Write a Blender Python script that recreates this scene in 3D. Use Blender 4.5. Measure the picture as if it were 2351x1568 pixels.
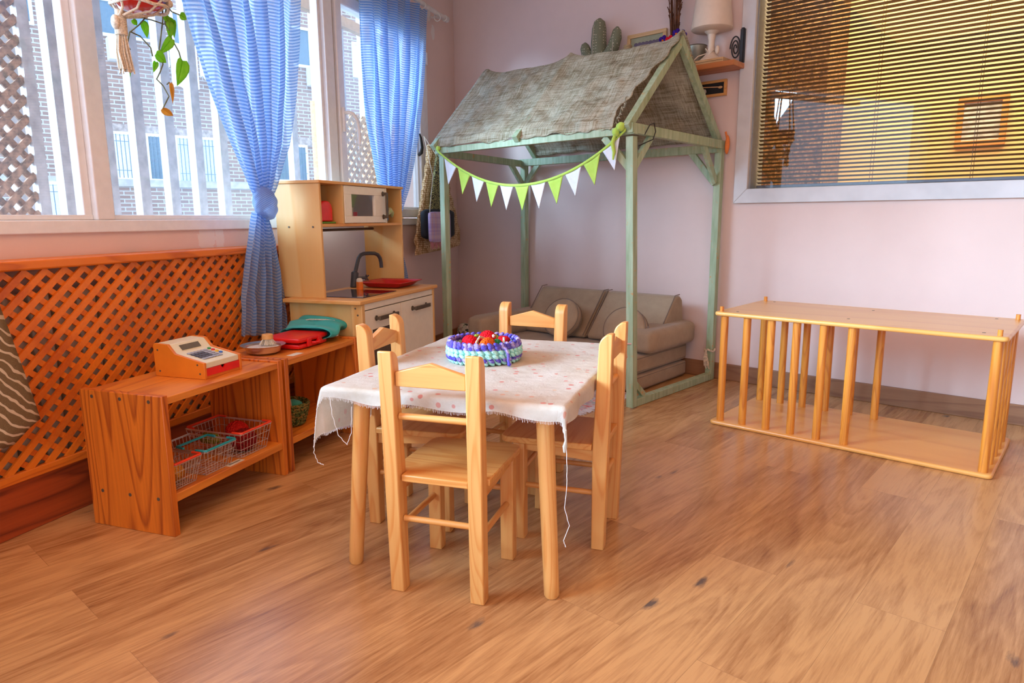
import bpy, bmesh, math, random
from mathutils import Vector, Matrix, noise as mnoise
random.seed(7)
R = math.radians
PI = math.pi
for o in list(bpy.data.objects):
    bpy.data.objects.remove(o)
scn = bpy.context.scene
C = scn.collection

# ------------------------------------------------------------------ camera
AZ = R(41.31); PIT = 0.178815; ROLL = -0.006375
fwd = Vector((-math.sin(AZ)*math.cos(PIT), math.cos(AZ)*math.cos(PIT), -math.sin(PIT)))
r0 = Vector((math.cos(AZ), math.sin(AZ), 0)); u0 = r0.cross(fwd)
rr = r0*math.cos(ROLL)+u0*math.sin(ROLL); uu = -r0*math.sin(ROLL)+u0*math.cos(ROLL)
cd = bpy.data.cameras.new('camera'); cam = bpy.data.objects.new('camera', cd); C.objects.link(cam)
cam.matrix_world = Matrix(((rr.x, uu.x, -fwd.x, 0), (rr.y, uu.y, -fwd.y, 0), (rr.z, uu.z, -fwd.z, .935), (0, 0, 0, 1)))
cd.sensor_width = 36; cd.lens = 36*1566/2351; cd.clip_start = .02
scn.camera = cam
scn.view_settings.view_transform = 'Standard'; scn.view_settings.look = 'None'
scn.view_settings.gamma = 1; scn.view_settings.exposure = 0.10; scn.view_settings.use_curve_mapping = False

# left wall frame: s runs along the window wall towards the camera, t into the room
O = Vector((-3.84, 3.74, 0)); E = Vector((1.34, -3.24, 0)).normalized(); N = Vector((-E.y, E.x, 0))
ANG = math.atan2(N.y, N.x)
def LW(s, t, z=0): return O+E*s+N*t+Vector((0, 0, z))

# ------------------------------------------------------------------ light
W = bpy.data.worlds.new('world'); scn.world = W; W.use_nodes = True
W.node_tree.nodes['Background'].inputs[0].default_value = (.54, .74, 1, 1)
W.node_tree.nodes['Background'].inputs[1].default_value = 3.5
def lamp(name, kind, loc, target, energy, color, size=None, size_y=None, portal=False, angle=None):
    d = bpy.data.lights.new(name, kind); d.energy = energy; d.color = color
    if kind == 'AREA':
        d.shape = 'RECTANGLE'; d.size = size; d.size_y = size_y or size
        if portal: d.cycles.is_portal = True
    if angle: d.angle = angle
    if kind == 'POINT': d.shadow_soft_size = size
    o = bpy.data.objects.new(name, d); C.objects.link(o); o.location = loc
    o.rotation_euler = (Vector(target)-Vector(loc)).to_track_quat('-Z', 'Z').to_euler()
    return o
lamp('window_portal', 'AREA', LW(3.0, -.12, 1.56), LW(3.0, 1, 1.56), 1, (1, 1, 1), 5.0, 1.3, portal=True)
lamp('door_portal', 'AREA', (1.0, -3.05, 1.25), (1.0, 0, 1.25), 1, (1, 1, 1), 3.0, 2.3, portal=True)
sd = Vector((.574, .819, -.30))
lamp('sun', 'SUN', LW(3, -4, 5), LW(3, -4, 5)+sd, 15.0, (.46, .72, 1), angle=R(34))
lamp('warm_overhead_fill', 'AREA', (-.6, .6, 2.66), (-.6, .6, 0), 36, (1, .38, .065), 2.6, 2.6)  # added warm fill overhead, no fixture; tints the shaded areas orange
lamp('rear_overhead_fill', 'AREA', (.3, -1.6, 2.66), (.3, -1.6, 0), 17, (1, .74, .45), 1.6, 1.6)  # added fill behind the camera, lifts the room-facing fronts
lamp('next_room_light', 'AREA', (-.7, 5.0, 2.62), (-.7, 5.4, 0), 78, (1, .84, .55), 2.4, 1.0)

# ------------------------------------------------------------------ helpers
class MB:
    def __init__(s): s.bm = bmesh.new()
    def _add(s, verts, faces):
        vs = [s.bm.verts.new(v) for v in verts]
        for f in faces:
            try: s.bm.faces.new([vs[i] for i in f])
            except ValueError: pass
        return s
    def box(s, x0, x1, y0, y1, z0, z1, M=None):
        v = [Vector((x, y, z)) for x in (x0, x1) for y in (y0, y1) for z in (z0, z1)]
        if M: v = [M @ p for p in v]
        return s._add(v, [(0, 1, 3, 2), (4, 6, 7, 5), (0, 4, 5, 1), (2, 3, 7, 6), (0, 2, 6, 4), (1, 5, 7, 3)])
    def lbox(s, s0, s1, t0, t1, z0, z1): return s.box(t0, t1, -s1, -s0, z0, z1)
    def bar(s, p0, p1, w, d, up=(0, 0, 1)):
        p0 = Vector(p0); p1 = Vector(p1); a = (p1-p0).normalized(); up = Vector(up)
        if abs(a.dot(up)) > .98: up = Vector((0, 1, 0))
        x = a.cross(up).normalized(); y = x.cross(a).normalized()
        v = [p+x*i*w/2+y*j*d/2 for p in (p0, p1) for i in (-1, 1) for j in (-1, 1)]
        return s._add(v, [(0, 1, 3, 2), (4, 6, 7, 5), (0, 4, 5, 1), (2, 3, 7, 6), (0, 2, 6, 4), (1, 5, 7, 3)])
    def tube(s, pts, r, seg=8, r1=None, closed=False, cap=True):
        pts = [Vector(p) for p in pts]; n = len(pts); rings = []; px = None
        for i, p in enumerate(pts):
            a = pts[(i+1) % n] if (i < n-1 or closed) else p
            b = pts[i-1] if (i > 0 or closed) else p
            d = (a-b).normalized() if (a-b).length > 1e-9 else Vector((0, 0, 1))
            if px is None: px = d.orthogonal().normalized()
            px = (px-d*px.dot(d)); px = px.normalized() if px.length > 1e-6 else d.orthogonal().normalized()
            py = d.cross(px); ra = r if r1 is None else r+(r1-r)*i/(n-1)
            if isinstance(r, (list, tuple)): ra = r[i]
            rings.append([s.bm.verts.new(p+(px*math.cos(2*PI*k/seg)+py*math.sin(2*PI*k/seg))*ra) for k in range(seg)])
        m = n if closed else n-1
        for i in range(m):
            A = rings[i]; B = rings[(i+1) % n]
            for k in range(seg):
                s.bm.faces.new((A[k], A[(k+1) % seg], B[(k+1) % seg], B[k]))
        if cap and not closed:
            s.bm.faces.new(rings[0][::-1]); s.bm.faces.new(rings[-1])
        return s
    def cyl(s, p0, p1, r, r1=None, seg=16): return s.tube([p0, p1], r, seg, r1)
    def lathe(s, prof, seg=32, c=(0, 0, 0), M=None, sx=1, sy=1):
        c = Vector(c); rings = []
        for (r, z) in prof:
            ring = []
            for k in range(seg):
                p = c+Vector((r*math.cos(2*PI*k/seg)*sx, r*math.sin(2*PI*k/seg)*sy, z))
                ring.append(s.bm.verts.new(M @ p if M else p))
            rings.append(ring)
        for A, B in zip(rings, rings[1:]):
            for k in range(seg): s.bm.faces.new((A[k], A[(k+1) % seg], B[(k+1) % seg], B[k]))
        for ring, rev in ((rings[0], True), (rings[-1], False)):
            try: s.bm.faces.new(ring[::-1] if rev else ring)
            except ValueError: pass
        return s
    def prism(s, pts, a, b, axis='y', M=None):
        def q(p, h):
            v = Vector((h, p[0], p[1]) if axis == 'x' else ((p[0], h, p[1]) if axis == 'y' else (p[0], p[1], h)))
            return M @ v if M else v
        n = len(pts)
        return s._add([q(p, a) for p in pts]+[q(p, b) for p in pts],
                      [tuple(range(n))[::-1], tuple(range(n, 2*n))]+[(i, (i+1) % n, n+(i+1) % n, n+i) for i in range(n)])
    def grid(s, f, nu, nv, cu=False, uv=None):
        V = [[s.bm.verts.new(f(i/nu, j/nv)) for j in range(nv+1)] for i in range(nu if cu else nu+1)]
        ul = s.bm.loops.layers.uv.verify() if uv else None
        for i in range(nu):
            for j in range(nv):
                i2 = (i+1) % nu if cu else i+1
                fc = s.bm.faces.new((V[i][j], V[i2][j], V[i2][j+1], V[i][j+1]))
                if uv:
                    for lp, (a, b) in zip(fc.loops, ((i, j), (i+1, j), (i+1, j+1), (i, j+1))): lp[ul].uv = uv(a/nu, b/nv)
        return s
    def ell(s, c, rx, ry=None, rz=None, M=None, seg=20, rg=12, nz=0, ns=20):
        ry = ry or rx; rz = rz or rx; c = Vector(c)
        bm2 = bmesh.new(); bmesh.ops.create_uvsphere(bm2, u_segments=seg, v_segments=rg, radius=1)
        mp = {}
        for v in bm2.verts:
            p = Vector((v.co.x*rx, v.co.y*ry, v.co.z*rz))
            if nz: p *= 1+nz*mnoise.noise(p*ns+c*9)
            if M: p = M @ p
            mp[v.index] = s.bm.verts.new(p+c)
        for f in bm2.faces: s.bm.faces.new([mp[v.index] for v in f.verts])
        bm2.free(); return s
    def rbox(s, x0, x1, y0, y1, z0, z1, r, M=None, puff=0, n=10):
        """soft cushion-like box: superellipsoid-ish rounding with subdivided faces"""
        c = Vector(((x0+x1)/2, (y0+y1)/2, (z0+z1)/2)); h = Vector(((x1-x0)/2, (y1-y0)/2, (z1-z0)/2))
        bm2 = bmesh.new(); bmesh.ops.create_cube(bm2, size=2); bmesh.ops.subdivide_edges(bm2, edges=bm2.edges[:], cuts=n, use_grid_fill=True)
        mp = {}
        for v in bm2.verts:
            p = Vector((v.co.x*h.x, v.co.y*h.y, v.co.z*h.z))
            q = Vector([max(-(h[i]-r), min(h[i]-r, p[i])) for i in range(3)])
            d = p-q
            # spread verts near the edges on to the rounding
            if d.length > 1e-9: p = q+d.normalized()*r
            if puff:
                w = [(1-(v.co[i])**4) for i in range(3)]
                for i in range(3):
                    if abs(v.co[i]) > .99: p[i] += math.copysign(puff*w[(i+1) % 3]*w[(i+2) % 3], v.co[i])
            p = p+c
            mp[v.index] = s.bm.verts.new(M @ p if M else p)
        for f in bm2.faces: s.bm.faces.new([mp[v.index] for v in f.verts])
        bm2.free(); return s

ORG = {}
def obj(name, mb, mat, parent=None, bevel=0, smooth=True, sub=0, solid=0, label=None, org=None, seg=2):
    bm = mb.bm
    o3 = Vector(org) if org is not None else (ORG.get(parent.name, Vector()) if parent else Vector())
    if o3.length: bmesh.ops.translate(bm, verts=bm.verts[:], vec=-o3)
    bmesh.ops.recalc_face_normals(bm, faces=bm.faces[:])
    me = bpy.data.meshes.new(name); bm.to_mesh(me); bm.free()
    o = bpy.data.objects.new(name, me); C.objects.link(o)
    me.materials.append(mat)
    if smooth:
        for p in me.polygons: p.use_smooth = True
        me.set_sharp_from_angle(angle=R(38))
    if parent: o.parent = parent
    ORG[o.name] = o3
    if solid: m = o.modifiers.new('solid', 'SOLIDIFY'); m.thickness = solid; m.offset = 0
    if bevel:
        m = o.modifiers.new('bevel', 'BEVEL'); m.width = bevel; m.segments = seg; m.limit_method = 'ANGLE'; m.angle_limit = R(40)
    if sub: m = o.modifiers.new('sub', 'SUBSURF'); m.levels = sub; m.render_levels = sub
    if label: o['label'] = label
    return o
def place(o, org, left):
    org = Vector(org)
    if left:   # org given as (t, -s, z)
        o.location = O+N*org.x-E*org.y+Vector((0, 0, org.z)); o.rotation_euler = (0, 0, ANG)
    else: o.location = org
def thing(name, label, cat, org=(0, 0, 0), left=False, group=None):
    """Empty at the base; parts are modelled in frame coordinates, org is the base in that frame"""
    o = bpy.data.objects.new(name, None); C.objects.link(o); o.empty_display_size = .05
    place(o, org, left); ORG[o.name] = Vector(org)
    o['label'] = label; o['category'] = cat
    if group: o['group'] = group
    return o
def top(name, mb, mat, label, cat, org=(0, 0, 0), left=False, group=None, **kw):
    o = obj(name, mb, mat, org=org, **kw); place(o, org, left)
    o['label'] = label; o['category'] = cat
    if group: o['group'] = group
    return o
def struct(name, mb, mat, left=False, parent=None, **kw):
    o = obj(name, mb, mat, parent=parent, **kw)
    if not parent:
        o['kind'] = 'structure'
        if left: place(o, (0, 0, 0), True)
    return o
def dup(root, loc=None, rotz=None, label=None):
    r = root.copy(); C.objects.link(r)
    if loc is not None: r.location = loc
    if rotz is not None: r.rotation_euler = (0, 0, rotz)
    if label: r['label'] = label
    for ch in list(root.children):
        c = ch.copy(); C.objects.link(c); c.parent = r
        for g in ch.children:
            d = g.copy(); C.objects.link(d); d.parent = c
    return r

# ------------------------------------------------------------------ materials
def nm(name):
    m = bpy.data.materials.new(name); m.use_nodes = True
    nt = m.node_tree; return m, nt, nt.nodes['Principled BSDF']
def lk(nt, a, b): nt.links.new(a, b)
def nd(nt, t, **kw):
    n = nt.nodes.new(t)
    for k, v in kw.items(): setattr(n, k, v)
    return n
def ramp(nt, fac, stops):
    r = nd(nt, 'ShaderNodeValToRGB'); lk(nt, fac, r.inputs[0]); el = r.color_ramp.elements
    while len(el) < len(stops): el.new(.5)
    for e_, (p, c) in zip(el, stops): e_.position = p; e_.color = (*c, 1)
    return r.outputs[0]
def coord(nt, scale=(1, 1, 1), kind='Object', rot=(0, 0, 0), loc=(0, 0, 0)):
    tc = nd(nt, 'ShaderNodeTexCoord'); mp = nd(nt, 'ShaderNodeMapping'); lk(nt, tc.outputs[kind], mp.inputs[0])
    mp.inputs['Scale'].default_value = scale; mp.inputs['Rotation'].default_value = rot; mp.inputs['Location'].default_value = loc
    return mp.outputs[0]
def noise(nt, vec, scale, detail=4, rough=.55, dist=0, out='Fac'):
    n = nd(nt, 'ShaderNodeTexNoise'); lk(nt, vec, n.inputs[0]); n.inputs['Scale'].default_value = scale
    n.inputs['Detail'].default_value = detail; n.inputs['Roughness'].default_value = rough; n.inputs['Distortion'].default_value = dist
    return n.outputs[out]
def math_(nt, op, a, b=None, c=None):
    n = nd(nt, 'ShaderNodeMath', operation=op)
    for i, x in enumerate((a, b, c)):
        if x is None: continue
        if isinstance(x, (int, float)): n.inputs[i].default_value = x
        else: lk(nt, x, n.inputs[i])
    return n.outputs[0]
def mix(nt, fac, a, b, mode='MIX'):
    n = nd(nt, 'ShaderNodeMix', data_type='RGBA', blend_type=mode)
    for i, x in ((0, fac), (6, a), (7, b)):
        if isinstance(x, (int, float)): n.inputs[i].default_value = x
        elif isinstance(x, tuple): n.inputs[i].default_value = (*x, 1)
        else: lk(nt, x, n.inputs[i])
    return n.outputs[2]
def bump(nt, h, b, strength=.3, dist=.002):
    n = nd(nt, 'ShaderNodeBump'); n.inputs['Strength'].default_value = strength; n.inputs['Distance'].default_value = dist
    lk(nt, h, n.inputs['Height']); lk(nt, n.outputs[0], b.inputs['Normal'])
def plain(name, col, rough=.5, metal=0, var=.06, vs=30, bmp=0, bs=80, spec=.5, trans=0, coat=0):
    m, nt, b = nm(name); v = coord(nt)
    n = noise(nt, v, vs, 3)
    c2 = tuple(max(0, x*(1-2.2*var)) for x in col); c1 = tuple(min(1, x*(1+var)) for x in col)
    lk(nt, ramp(nt, n, [(.3, c2), (.7, c1)]), b.inputs['Base Color'])
    b.inputs['Roughness'].default_value = rough; b.inputs['Metallic'].default_value = metal
    b.inputs['Specular IOR Level'].default_value = spec; b.inputs['Transmission Weight'].default_value = trans
    b.inputs['Coat Weight'].default_value = coat
    if bmp: bump(nt, noise(nt, v, bs, 4), b, bmp)
    return m
def wood(name, light, dark, axis='z', rings=9, scale=6, rough=.45, knots=True, fine=.35, stretch=9, coat=.15):
    """pine-like: contour rings of a noise stretched along the grain axis, plus fine fibre streaks"""
    m, nt, b = nm(name); i = 'xyz'.index(axis)
    sc = [1, 1, 1]; sc[i] = 1/stretch
    oi = nd(nt, 'ShaderNodeObjectInfo')
    tc = nd(nt, 'ShaderNodeTexCoord'); add = nd(nt, 'ShaderNodeVectorMath', operation='ADD'); lk(nt, tc.outputs['Object'], add.inputs[0])
    vm = nd(nt, 'ShaderNodeVectorMath', operation='SCALE'); vm.inputs[0].default_value = (7.3, 5.1, 9.7); lk(nt, oi.outputs['Random'], vm.inputs['Scale']); lk(nt, vm.outputs[0], add.inputs[1])
    mp = nd(nt, 'ShaderNodeMapping'); lk(nt, add.outputs[0], mp.inputs[0]); mp.inputs['Scale'].default_value = sc
    v = mp.outputs[0]
    n1 = noise(nt, v, scale, 1.5, .4, .3)
    ringv = math_(nt, 'FRACT', math_(nt, 'MULTIPLY', n1, rings*2.0))
    ringc = ramp(nt, ringv, [(0, (0, 0, 0)), (.55, (.15, .15, .15)), (.86, (1, 1, 1)), (1, (.05, .05, .05))])
    sc2 = [90, 90, 90]; sc2[i] = 3
    mp2 = nd(nt, 'ShaderNodeMapping'); lk(nt, add.outputs[0], mp2.inputs[0]); mp2.inputs['Scale'].default_value = sc2
    n2 = noise(nt, mp2.outputs[0], 1.3, 4, .6)
    big = noise(nt, v, 2.2, 2)
    f = math_(nt, 'ADD', math_(nt, 'MULTIPLY', ringc, .55), math_(nt, 'MULTIPLY', math_(nt, 'SUBTRACT', n2, .5), fine*2))
    f = math_(nt, 'ADD', f, math_(nt, 'MULTIPLY', math_(nt, 'SUBTRACT', big, .45), .7))
    f = math_(nt, 'ADD', f, math_(nt, 'MULTIPLY', math_(nt, 'SUBTRACT', oi.outputs['Random'], .5), .25))
    col = ramp(nt, f, [(0, light), (.9, dark)])
    if knots:
        vo = nd(nt, 'ShaderNodeTexVoronoi'); sc3 = [1, 1, 1]; sc3[i] = .45
        mp3 = nd(nt, 'ShaderNodeMapping'); lk(nt, add.outputs[0], mp3.inputs[0]); mp3.inputs['Scale'].default_value = sc3
        lk(nt, mp3.outputs[0], vo.inputs[0]); vo.inputs['Scale'].default_value = 7
        k = ramp(nt, vo.outputs['Distance'], [(.035, (1, 1, 1)), (.11, (0, 0, 0))])
        dk = tuple(x*.35 for x in dark)
        col = mix(nt, k, col, dk)
    lk(nt, col, b.inputs['Base Color'])
    b.inputs['Roughness'].default_value = rough; b.inputs['Coat Weight'].default_value = coat; b.inputs['Coat Roughness'].default_value = .3
    bump(nt, n2, b, .15, .001)
    return m
def fabric(name, col, col2=None, scale=700, rough=.95, wr=.0, vs=14, sheen=.2):
    m, nt, b = nm(name); v = coord(nt); col2 = col2 or tuple(x*.78 for x in col)
    n = noise(nt, v, vs, 5, .65); n2 = noise(nt, v, scale, 2, .6)
    f = math_(nt, 'ADD', math_(nt, 'MULTIPLY', n, .6), math_(nt, 'MULTIPLY', n2, .5))
    lk(nt, ramp(nt, f, [(.35, col2), (.75, col)]), b.inputs['Base Color'])
    b.inputs['Roughness'].default_value = rough; b.inputs['Specular IOR Level'].default_value = .15; b.inputs['Sheen Weight'].default_value = sheen
    bump(nt, n2, b, .3, .0008)
    return m
def yarn(name, stops, scale=60):
    """chunky crochet: colour varies by cell"""
    m, nt, b = nm(name); v = coord(nt)
    vo = nd(nt, 'ShaderNodeTexVoronoi'); lk(nt, v, vo.inputs[0]); vo.inputs['Scale'].default_value = scale
    sp = nd(nt, 'ShaderNodeSeparateColor'); lk(nt, vo.outputs['Color'], sp.inputs[0])
    lk(nt, ramp(nt, sp.outputs[0], stops), b.inputs['Base Color']); b.inputs['Roughness'].default_value = .95
    b.inputs['Specular IOR Level'].default_value = .1
    bump(nt, math_(nt, 'SUBTRACT', 1, vo.outputs['Distance']), b, .9, .006)
    return m
ORANGE = dict(light=(.74, .19, .013), dark=(.22, .018, .0015))
shelf_z = wood('stained_pine_upright', axis='z', rings=8, scale=5, **ORANGE)
shelf_y = wood('stained_pine_board', (.80, .27, .030), (.46, .085, .008), axis='y', rings=7, scale=5)
pine_z = wood('pine_upright', (.78, .39, .115), (.66, .22, .035), axis='z', rings=7, scale=9, knots=False)
pine_x = wood('pine_cross', (.78, .38, .105), (.64, .21, .03), axis='x', rings=6, scale=9, knots=False)
pine_y = wood('pine_long', (.76, .36, .10), (.62, .20, .03), axis='y', rings=6, scale=9, knots=False)
crate_x = wood('varnished_ply', (.88, .46, .12), (.74, .30, .055), axis='x', rings=2.5, scale=3, knots=False, rough=.3, fine=.25, coat=.35)
crate_z = wood('varnished_dowel', (.80, .31, .04), (.50, .12, .012), axis='z', rings=6, scale=12, rough=.3, coat=.3)
birch_z = wood('birch_panel', (.74, .46, .17), (.72, .32, .06), axis='z', rings=2.5, scale=4, knots=False, fine=.15)
birch_y = wood('birch_board', (.76, .40, .12), (.70, .26, .04), axis='y', rings=2.5, scale=4, knots=False, fine=.15)
trellis_w = wood('orange_trellis', (.84, .21, .012), (.46, .065, .004), axis='x', rings=1.0, scale=3, stretch=1, knots=False, fine=.3)
trellis_y = wood('orange_pine_rail', (.78, .20, .014), (.42, .06, .004), axis='y', rings=5, scale=8)
dark_base = wood('dark_red_board', (.42, .07, .012), (.12, .014, .004), axis='y', rings=6, scale=7)
skirt_m = wood('skirting_wood', (.34, .16, .075), (.19, .075, .035), axis='x', rings=4, scale=6, knots=False)
skirt_y = wood('skirting_wood_left', (.34, .16, .075), (.19, .075, .035), axis='y', rings=4, scale=6, knots=False)
wshelf_m = wood('wall_shelf_wood', (.56, .19, .05), (.36, .09, .02), axis='x', rings=4, scale=8, knots=False)
frame_m = wood('light_frame_wood', (.72, .46, .22), (.55, .30, .11), axis='x', rings=4, scale=14, knots=False)
def mint():
    m, nt, b = nm('worn_mint_paint'); v = coord(nt)
    n = noise(nt, v, 26, 6, .75); s_ = coord(nt, (40, 40, 5)); n2 = noise(nt, s_, 1.2, 4)
    c = ramp(nt, n2, [(.3, (.27, .35, .19)), (.7, (.46, .54, .35))])
    geo = nd(nt, 'ShaderNodeNewGeometry')
    e_ = math_(nt, 'ADD', n, math_(nt, 'MULTIPLY', math_(nt, 'SUBTRACT', geo.outputs['Pointiness'], .5), 1.2))
    k = ramp(nt, e_, [(.69, (0, 0, 0)), (.73, (1, 1, 1))])
    lk(nt, mix(nt, k, c, (.55, .33, .14)), b.inputs['Base Color']); b.inputs['Roughness'].default_value = .6
    bump(nt, n2, b, .2, .001); return m
mint_m = mint()
white_m = plain('white_lacquer', (.88, .80, .64), .35, var=.02)
pvc_m = plain('white_window_plastic', (.84, .84, .84), .3, var=.02)
greywhite_m = plain('grey_white_frame_paint', (.66, .63, .61), .5, var=.06, vs=6)
brown_metal = plain('bronze_handle', (.12, .09, .06), .45, .4)
dark_grey = plain('dark_grey_plastic', (.055, .055, .06), .4)
black_m = plain('black_iron', (.012, .011, .011), .55)
steel_m = plain('steel', (.72, .72, .74), .32, 1, var=.03)
wire_m = plain('chromed_wire', (.72, .70, .68), .35, .8)
red_pl = plain('red_plastic', (.78, .012, .010), .3, var=.05)
redtray_m = plain('dark_red_plastic', (.52, .015, .015), .28)
teal_pl = plain('teal_plastic', (.02, .36, .42), .35)
screw_m = plain('dull_screw', (.16, .13, .09), .5, .6)
rope_m = plain('cotton_rope', (.72, .62, .48), .95, var=.15, vs=200, bmp=.5, bs=260)
rag_m = plain('cream_rag', (.75, .62, .46), .95, var=.2, vs=90)
thread_m = plain('white_thread', (.82, .80, .76), .9)
sofa_m = fabric('brown_sofa_fabric', (.44, .315, .20), (.33, .225, .14))
sofa_seam = fabric('brown_piping', (.24, .175, .13))

def burlap():
    m, nt, b = nm('grey_brown_burlap')
    a = noise(nt, coord(nt, (8, 8, 260)), 1, 3, .7); c_ = noise(nt, coord(nt, (260, 8, 8)), 1, 3, .7)
    big = noise(nt, coord(nt), 5, 5, .6, .5)
    crease = noise(nt, coord(nt, (1, 1, 1)), 9, 7, .7, 1.5)
    f = math_(nt, 'ADD', math_(nt, 'MULTIPLY', math_(nt, 'ADD', a, c_), .42), math_(nt, 'MULTIPLY', big, .25))
    lk(nt, ramp(nt, f, [(.39, (.14, .10, .05)), (.50, (.42, .35, .22)), (.61, (.76, .70, .52))]), b.inputs['Base Color'])
    b.inputs['Roughness'].default_value = 1; b.inputs['Specular IOR Level'].default_value = .05
    h = math_(nt, 'ADD', math_(nt, 'MULTIPLY', crease, .9), math_(nt, 'MULTIPLY', f, .35)); bump(nt, h, b, 1.0, .022)
    tr = nd(nt, 'ShaderNodeBsdfTranslucent'); tr.inputs[0].default_value = (.42, .30, .16, 1)
    mx = nd(nt, 'ShaderNodeMixShader'); mx.inputs[0].default_value = .22
    out = nt.nodes['Material Output']; lk(nt, b.outputs[0], mx.inputs[1]); lk(nt, tr.outputs[0], mx.inputs[2]); lk(nt, mx.outputs[0], out.inputs[0])
    return m
burlap_m = burlap()

def curtain_mat(name, period, dense, thin):
    m, nt, b = nm(name)
    w = nd(nt, 'ShaderNodeTexWave', wave_type='BANDS', bands_direction='Y'); tc = nd(nt, 'ShaderNodeTexCoord')
    lk(nt, tc.outputs['UV'], w.inputs[0]); w.inputs['Scale'].default_value = 1/period*.314; w.inputs['Distortion'].default_value = .6
    w.inputs['Detail Scale'].default_value = 3
    st = ramp(nt, w.outputs['Fac'], [(.42, (0, 0, 0)), (.58, (1, 1, 1))])
    weave = noise(nt, coord(nt, (1, 1, 1)), 900, 2)
    col = mix(nt, st, thin, dense); col = mix(nt, .25, col, ramp(nt, weave, [(.3, dense), (.7, thin)]))
    d = nd(nt, 'ShaderNodeBsdfDiffuse'); lk(nt, col, d.inputs[0])
    t = nd(nt, 'ShaderNodeBsdfTranslucent'); lk(nt, col, t.inputs[0])
    x = nd(nt, 'ShaderNodeMixShader'); x.inputs[0].default_value = .55; lk(nt, d.outputs[0], x.inputs[1]); lk(nt, t.outputs[0], x.inputs[2])
    tp = nd(nt, 'ShaderNodeBsdfTransparent'); tp.inputs[0].default_value = (.8, .88, 1, 1)
    al = math_(nt, 'MULTIPLY_ADD', st, .22, .66)
    y = nd(nt, 'ShaderNodeMixShader'); lk(nt, al, y.inputs[0]); lk(nt, tp.outputs[0], y.inputs[1]); lk(nt, x.outputs[0], y.inputs[2])
    lk(nt, y.outputs[0], nt.nodes['Material Output'].inputs[0]); nt.nodes.remove(b)
    return m
curt_a = curtain_mat('sheer_blue_striped_cloth', .0135, (.17, .33, .62), (.66, .77, .92))
curt_b = curtain_mat('sheer_blue_fine_striped_cloth', .0135, (.13, .30, .64), (.60, .74, .94))

def glass_mat(name, haze=.06, tint=(1, 1, 1), hz=(.9, .95, 1), spec=1.45):
    m, nt, b = nm(name); nt.nodes.remove(b)
    tp = nd(nt, 'ShaderNodeBsdfTransparent'); tp.inputs[0].default_value = (*tint, 1)
    gl = nd(nt, 'ShaderNodeBsdfGlossy'); gl.inputs['Roughness'].default_value = .01
    fr = nd(nt, 'ShaderNodeFresnel'); fr.inputs[0].default_value = spec
    ge = nd(nt, 'ShaderNodeNewGeometry'); mx = nd(nt, 'ShaderNodeMixShader'); lk(nt, math_(nt, 'MULTIPLY', fr.outputs[0], math_(nt, 'SUBTRACT', 1, ge.outputs['Backfacing'])), mx.inputs[0]); lk(nt, tp.outputs[0], mx.inputs[1]); lk(nt, gl.outputs[0], mx.inputs[2])
    tl = nd(nt, 'ShaderNodeBsdfTranslucent'); tl.inputs[0].default_value = (*hz, 1)
    mz = nd(nt, 'ShaderNodeMixShader')
    n = noise(nt, coord(nt), 3, 6, .7)
    f = math_(nt, 'MULTIPLY', ramp(nt, n, [(.35, (.5, .5, .5)), (.7, (1, 1, 1))]), haze); lk(nt, f, mz.inputs[0])
    lk(nt, mx.outputs[0], mz.inputs[1]); lk(nt, tl.outputs[0], mz.inputs[2]); lk(nt, mz.outputs[0], nt.nodes['Material Output'].inputs[0])
    return m
glass_m = glass_mat('dusty_window_glass', .035)
clear_m = glass_mat('clear_glass', .03)
inner_glass = glass_mat('interior_window_glass', 0, spec=1.6)
oven_glass = plain('smoked_oven_glass', (.10, .07, .055), .12)

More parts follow.
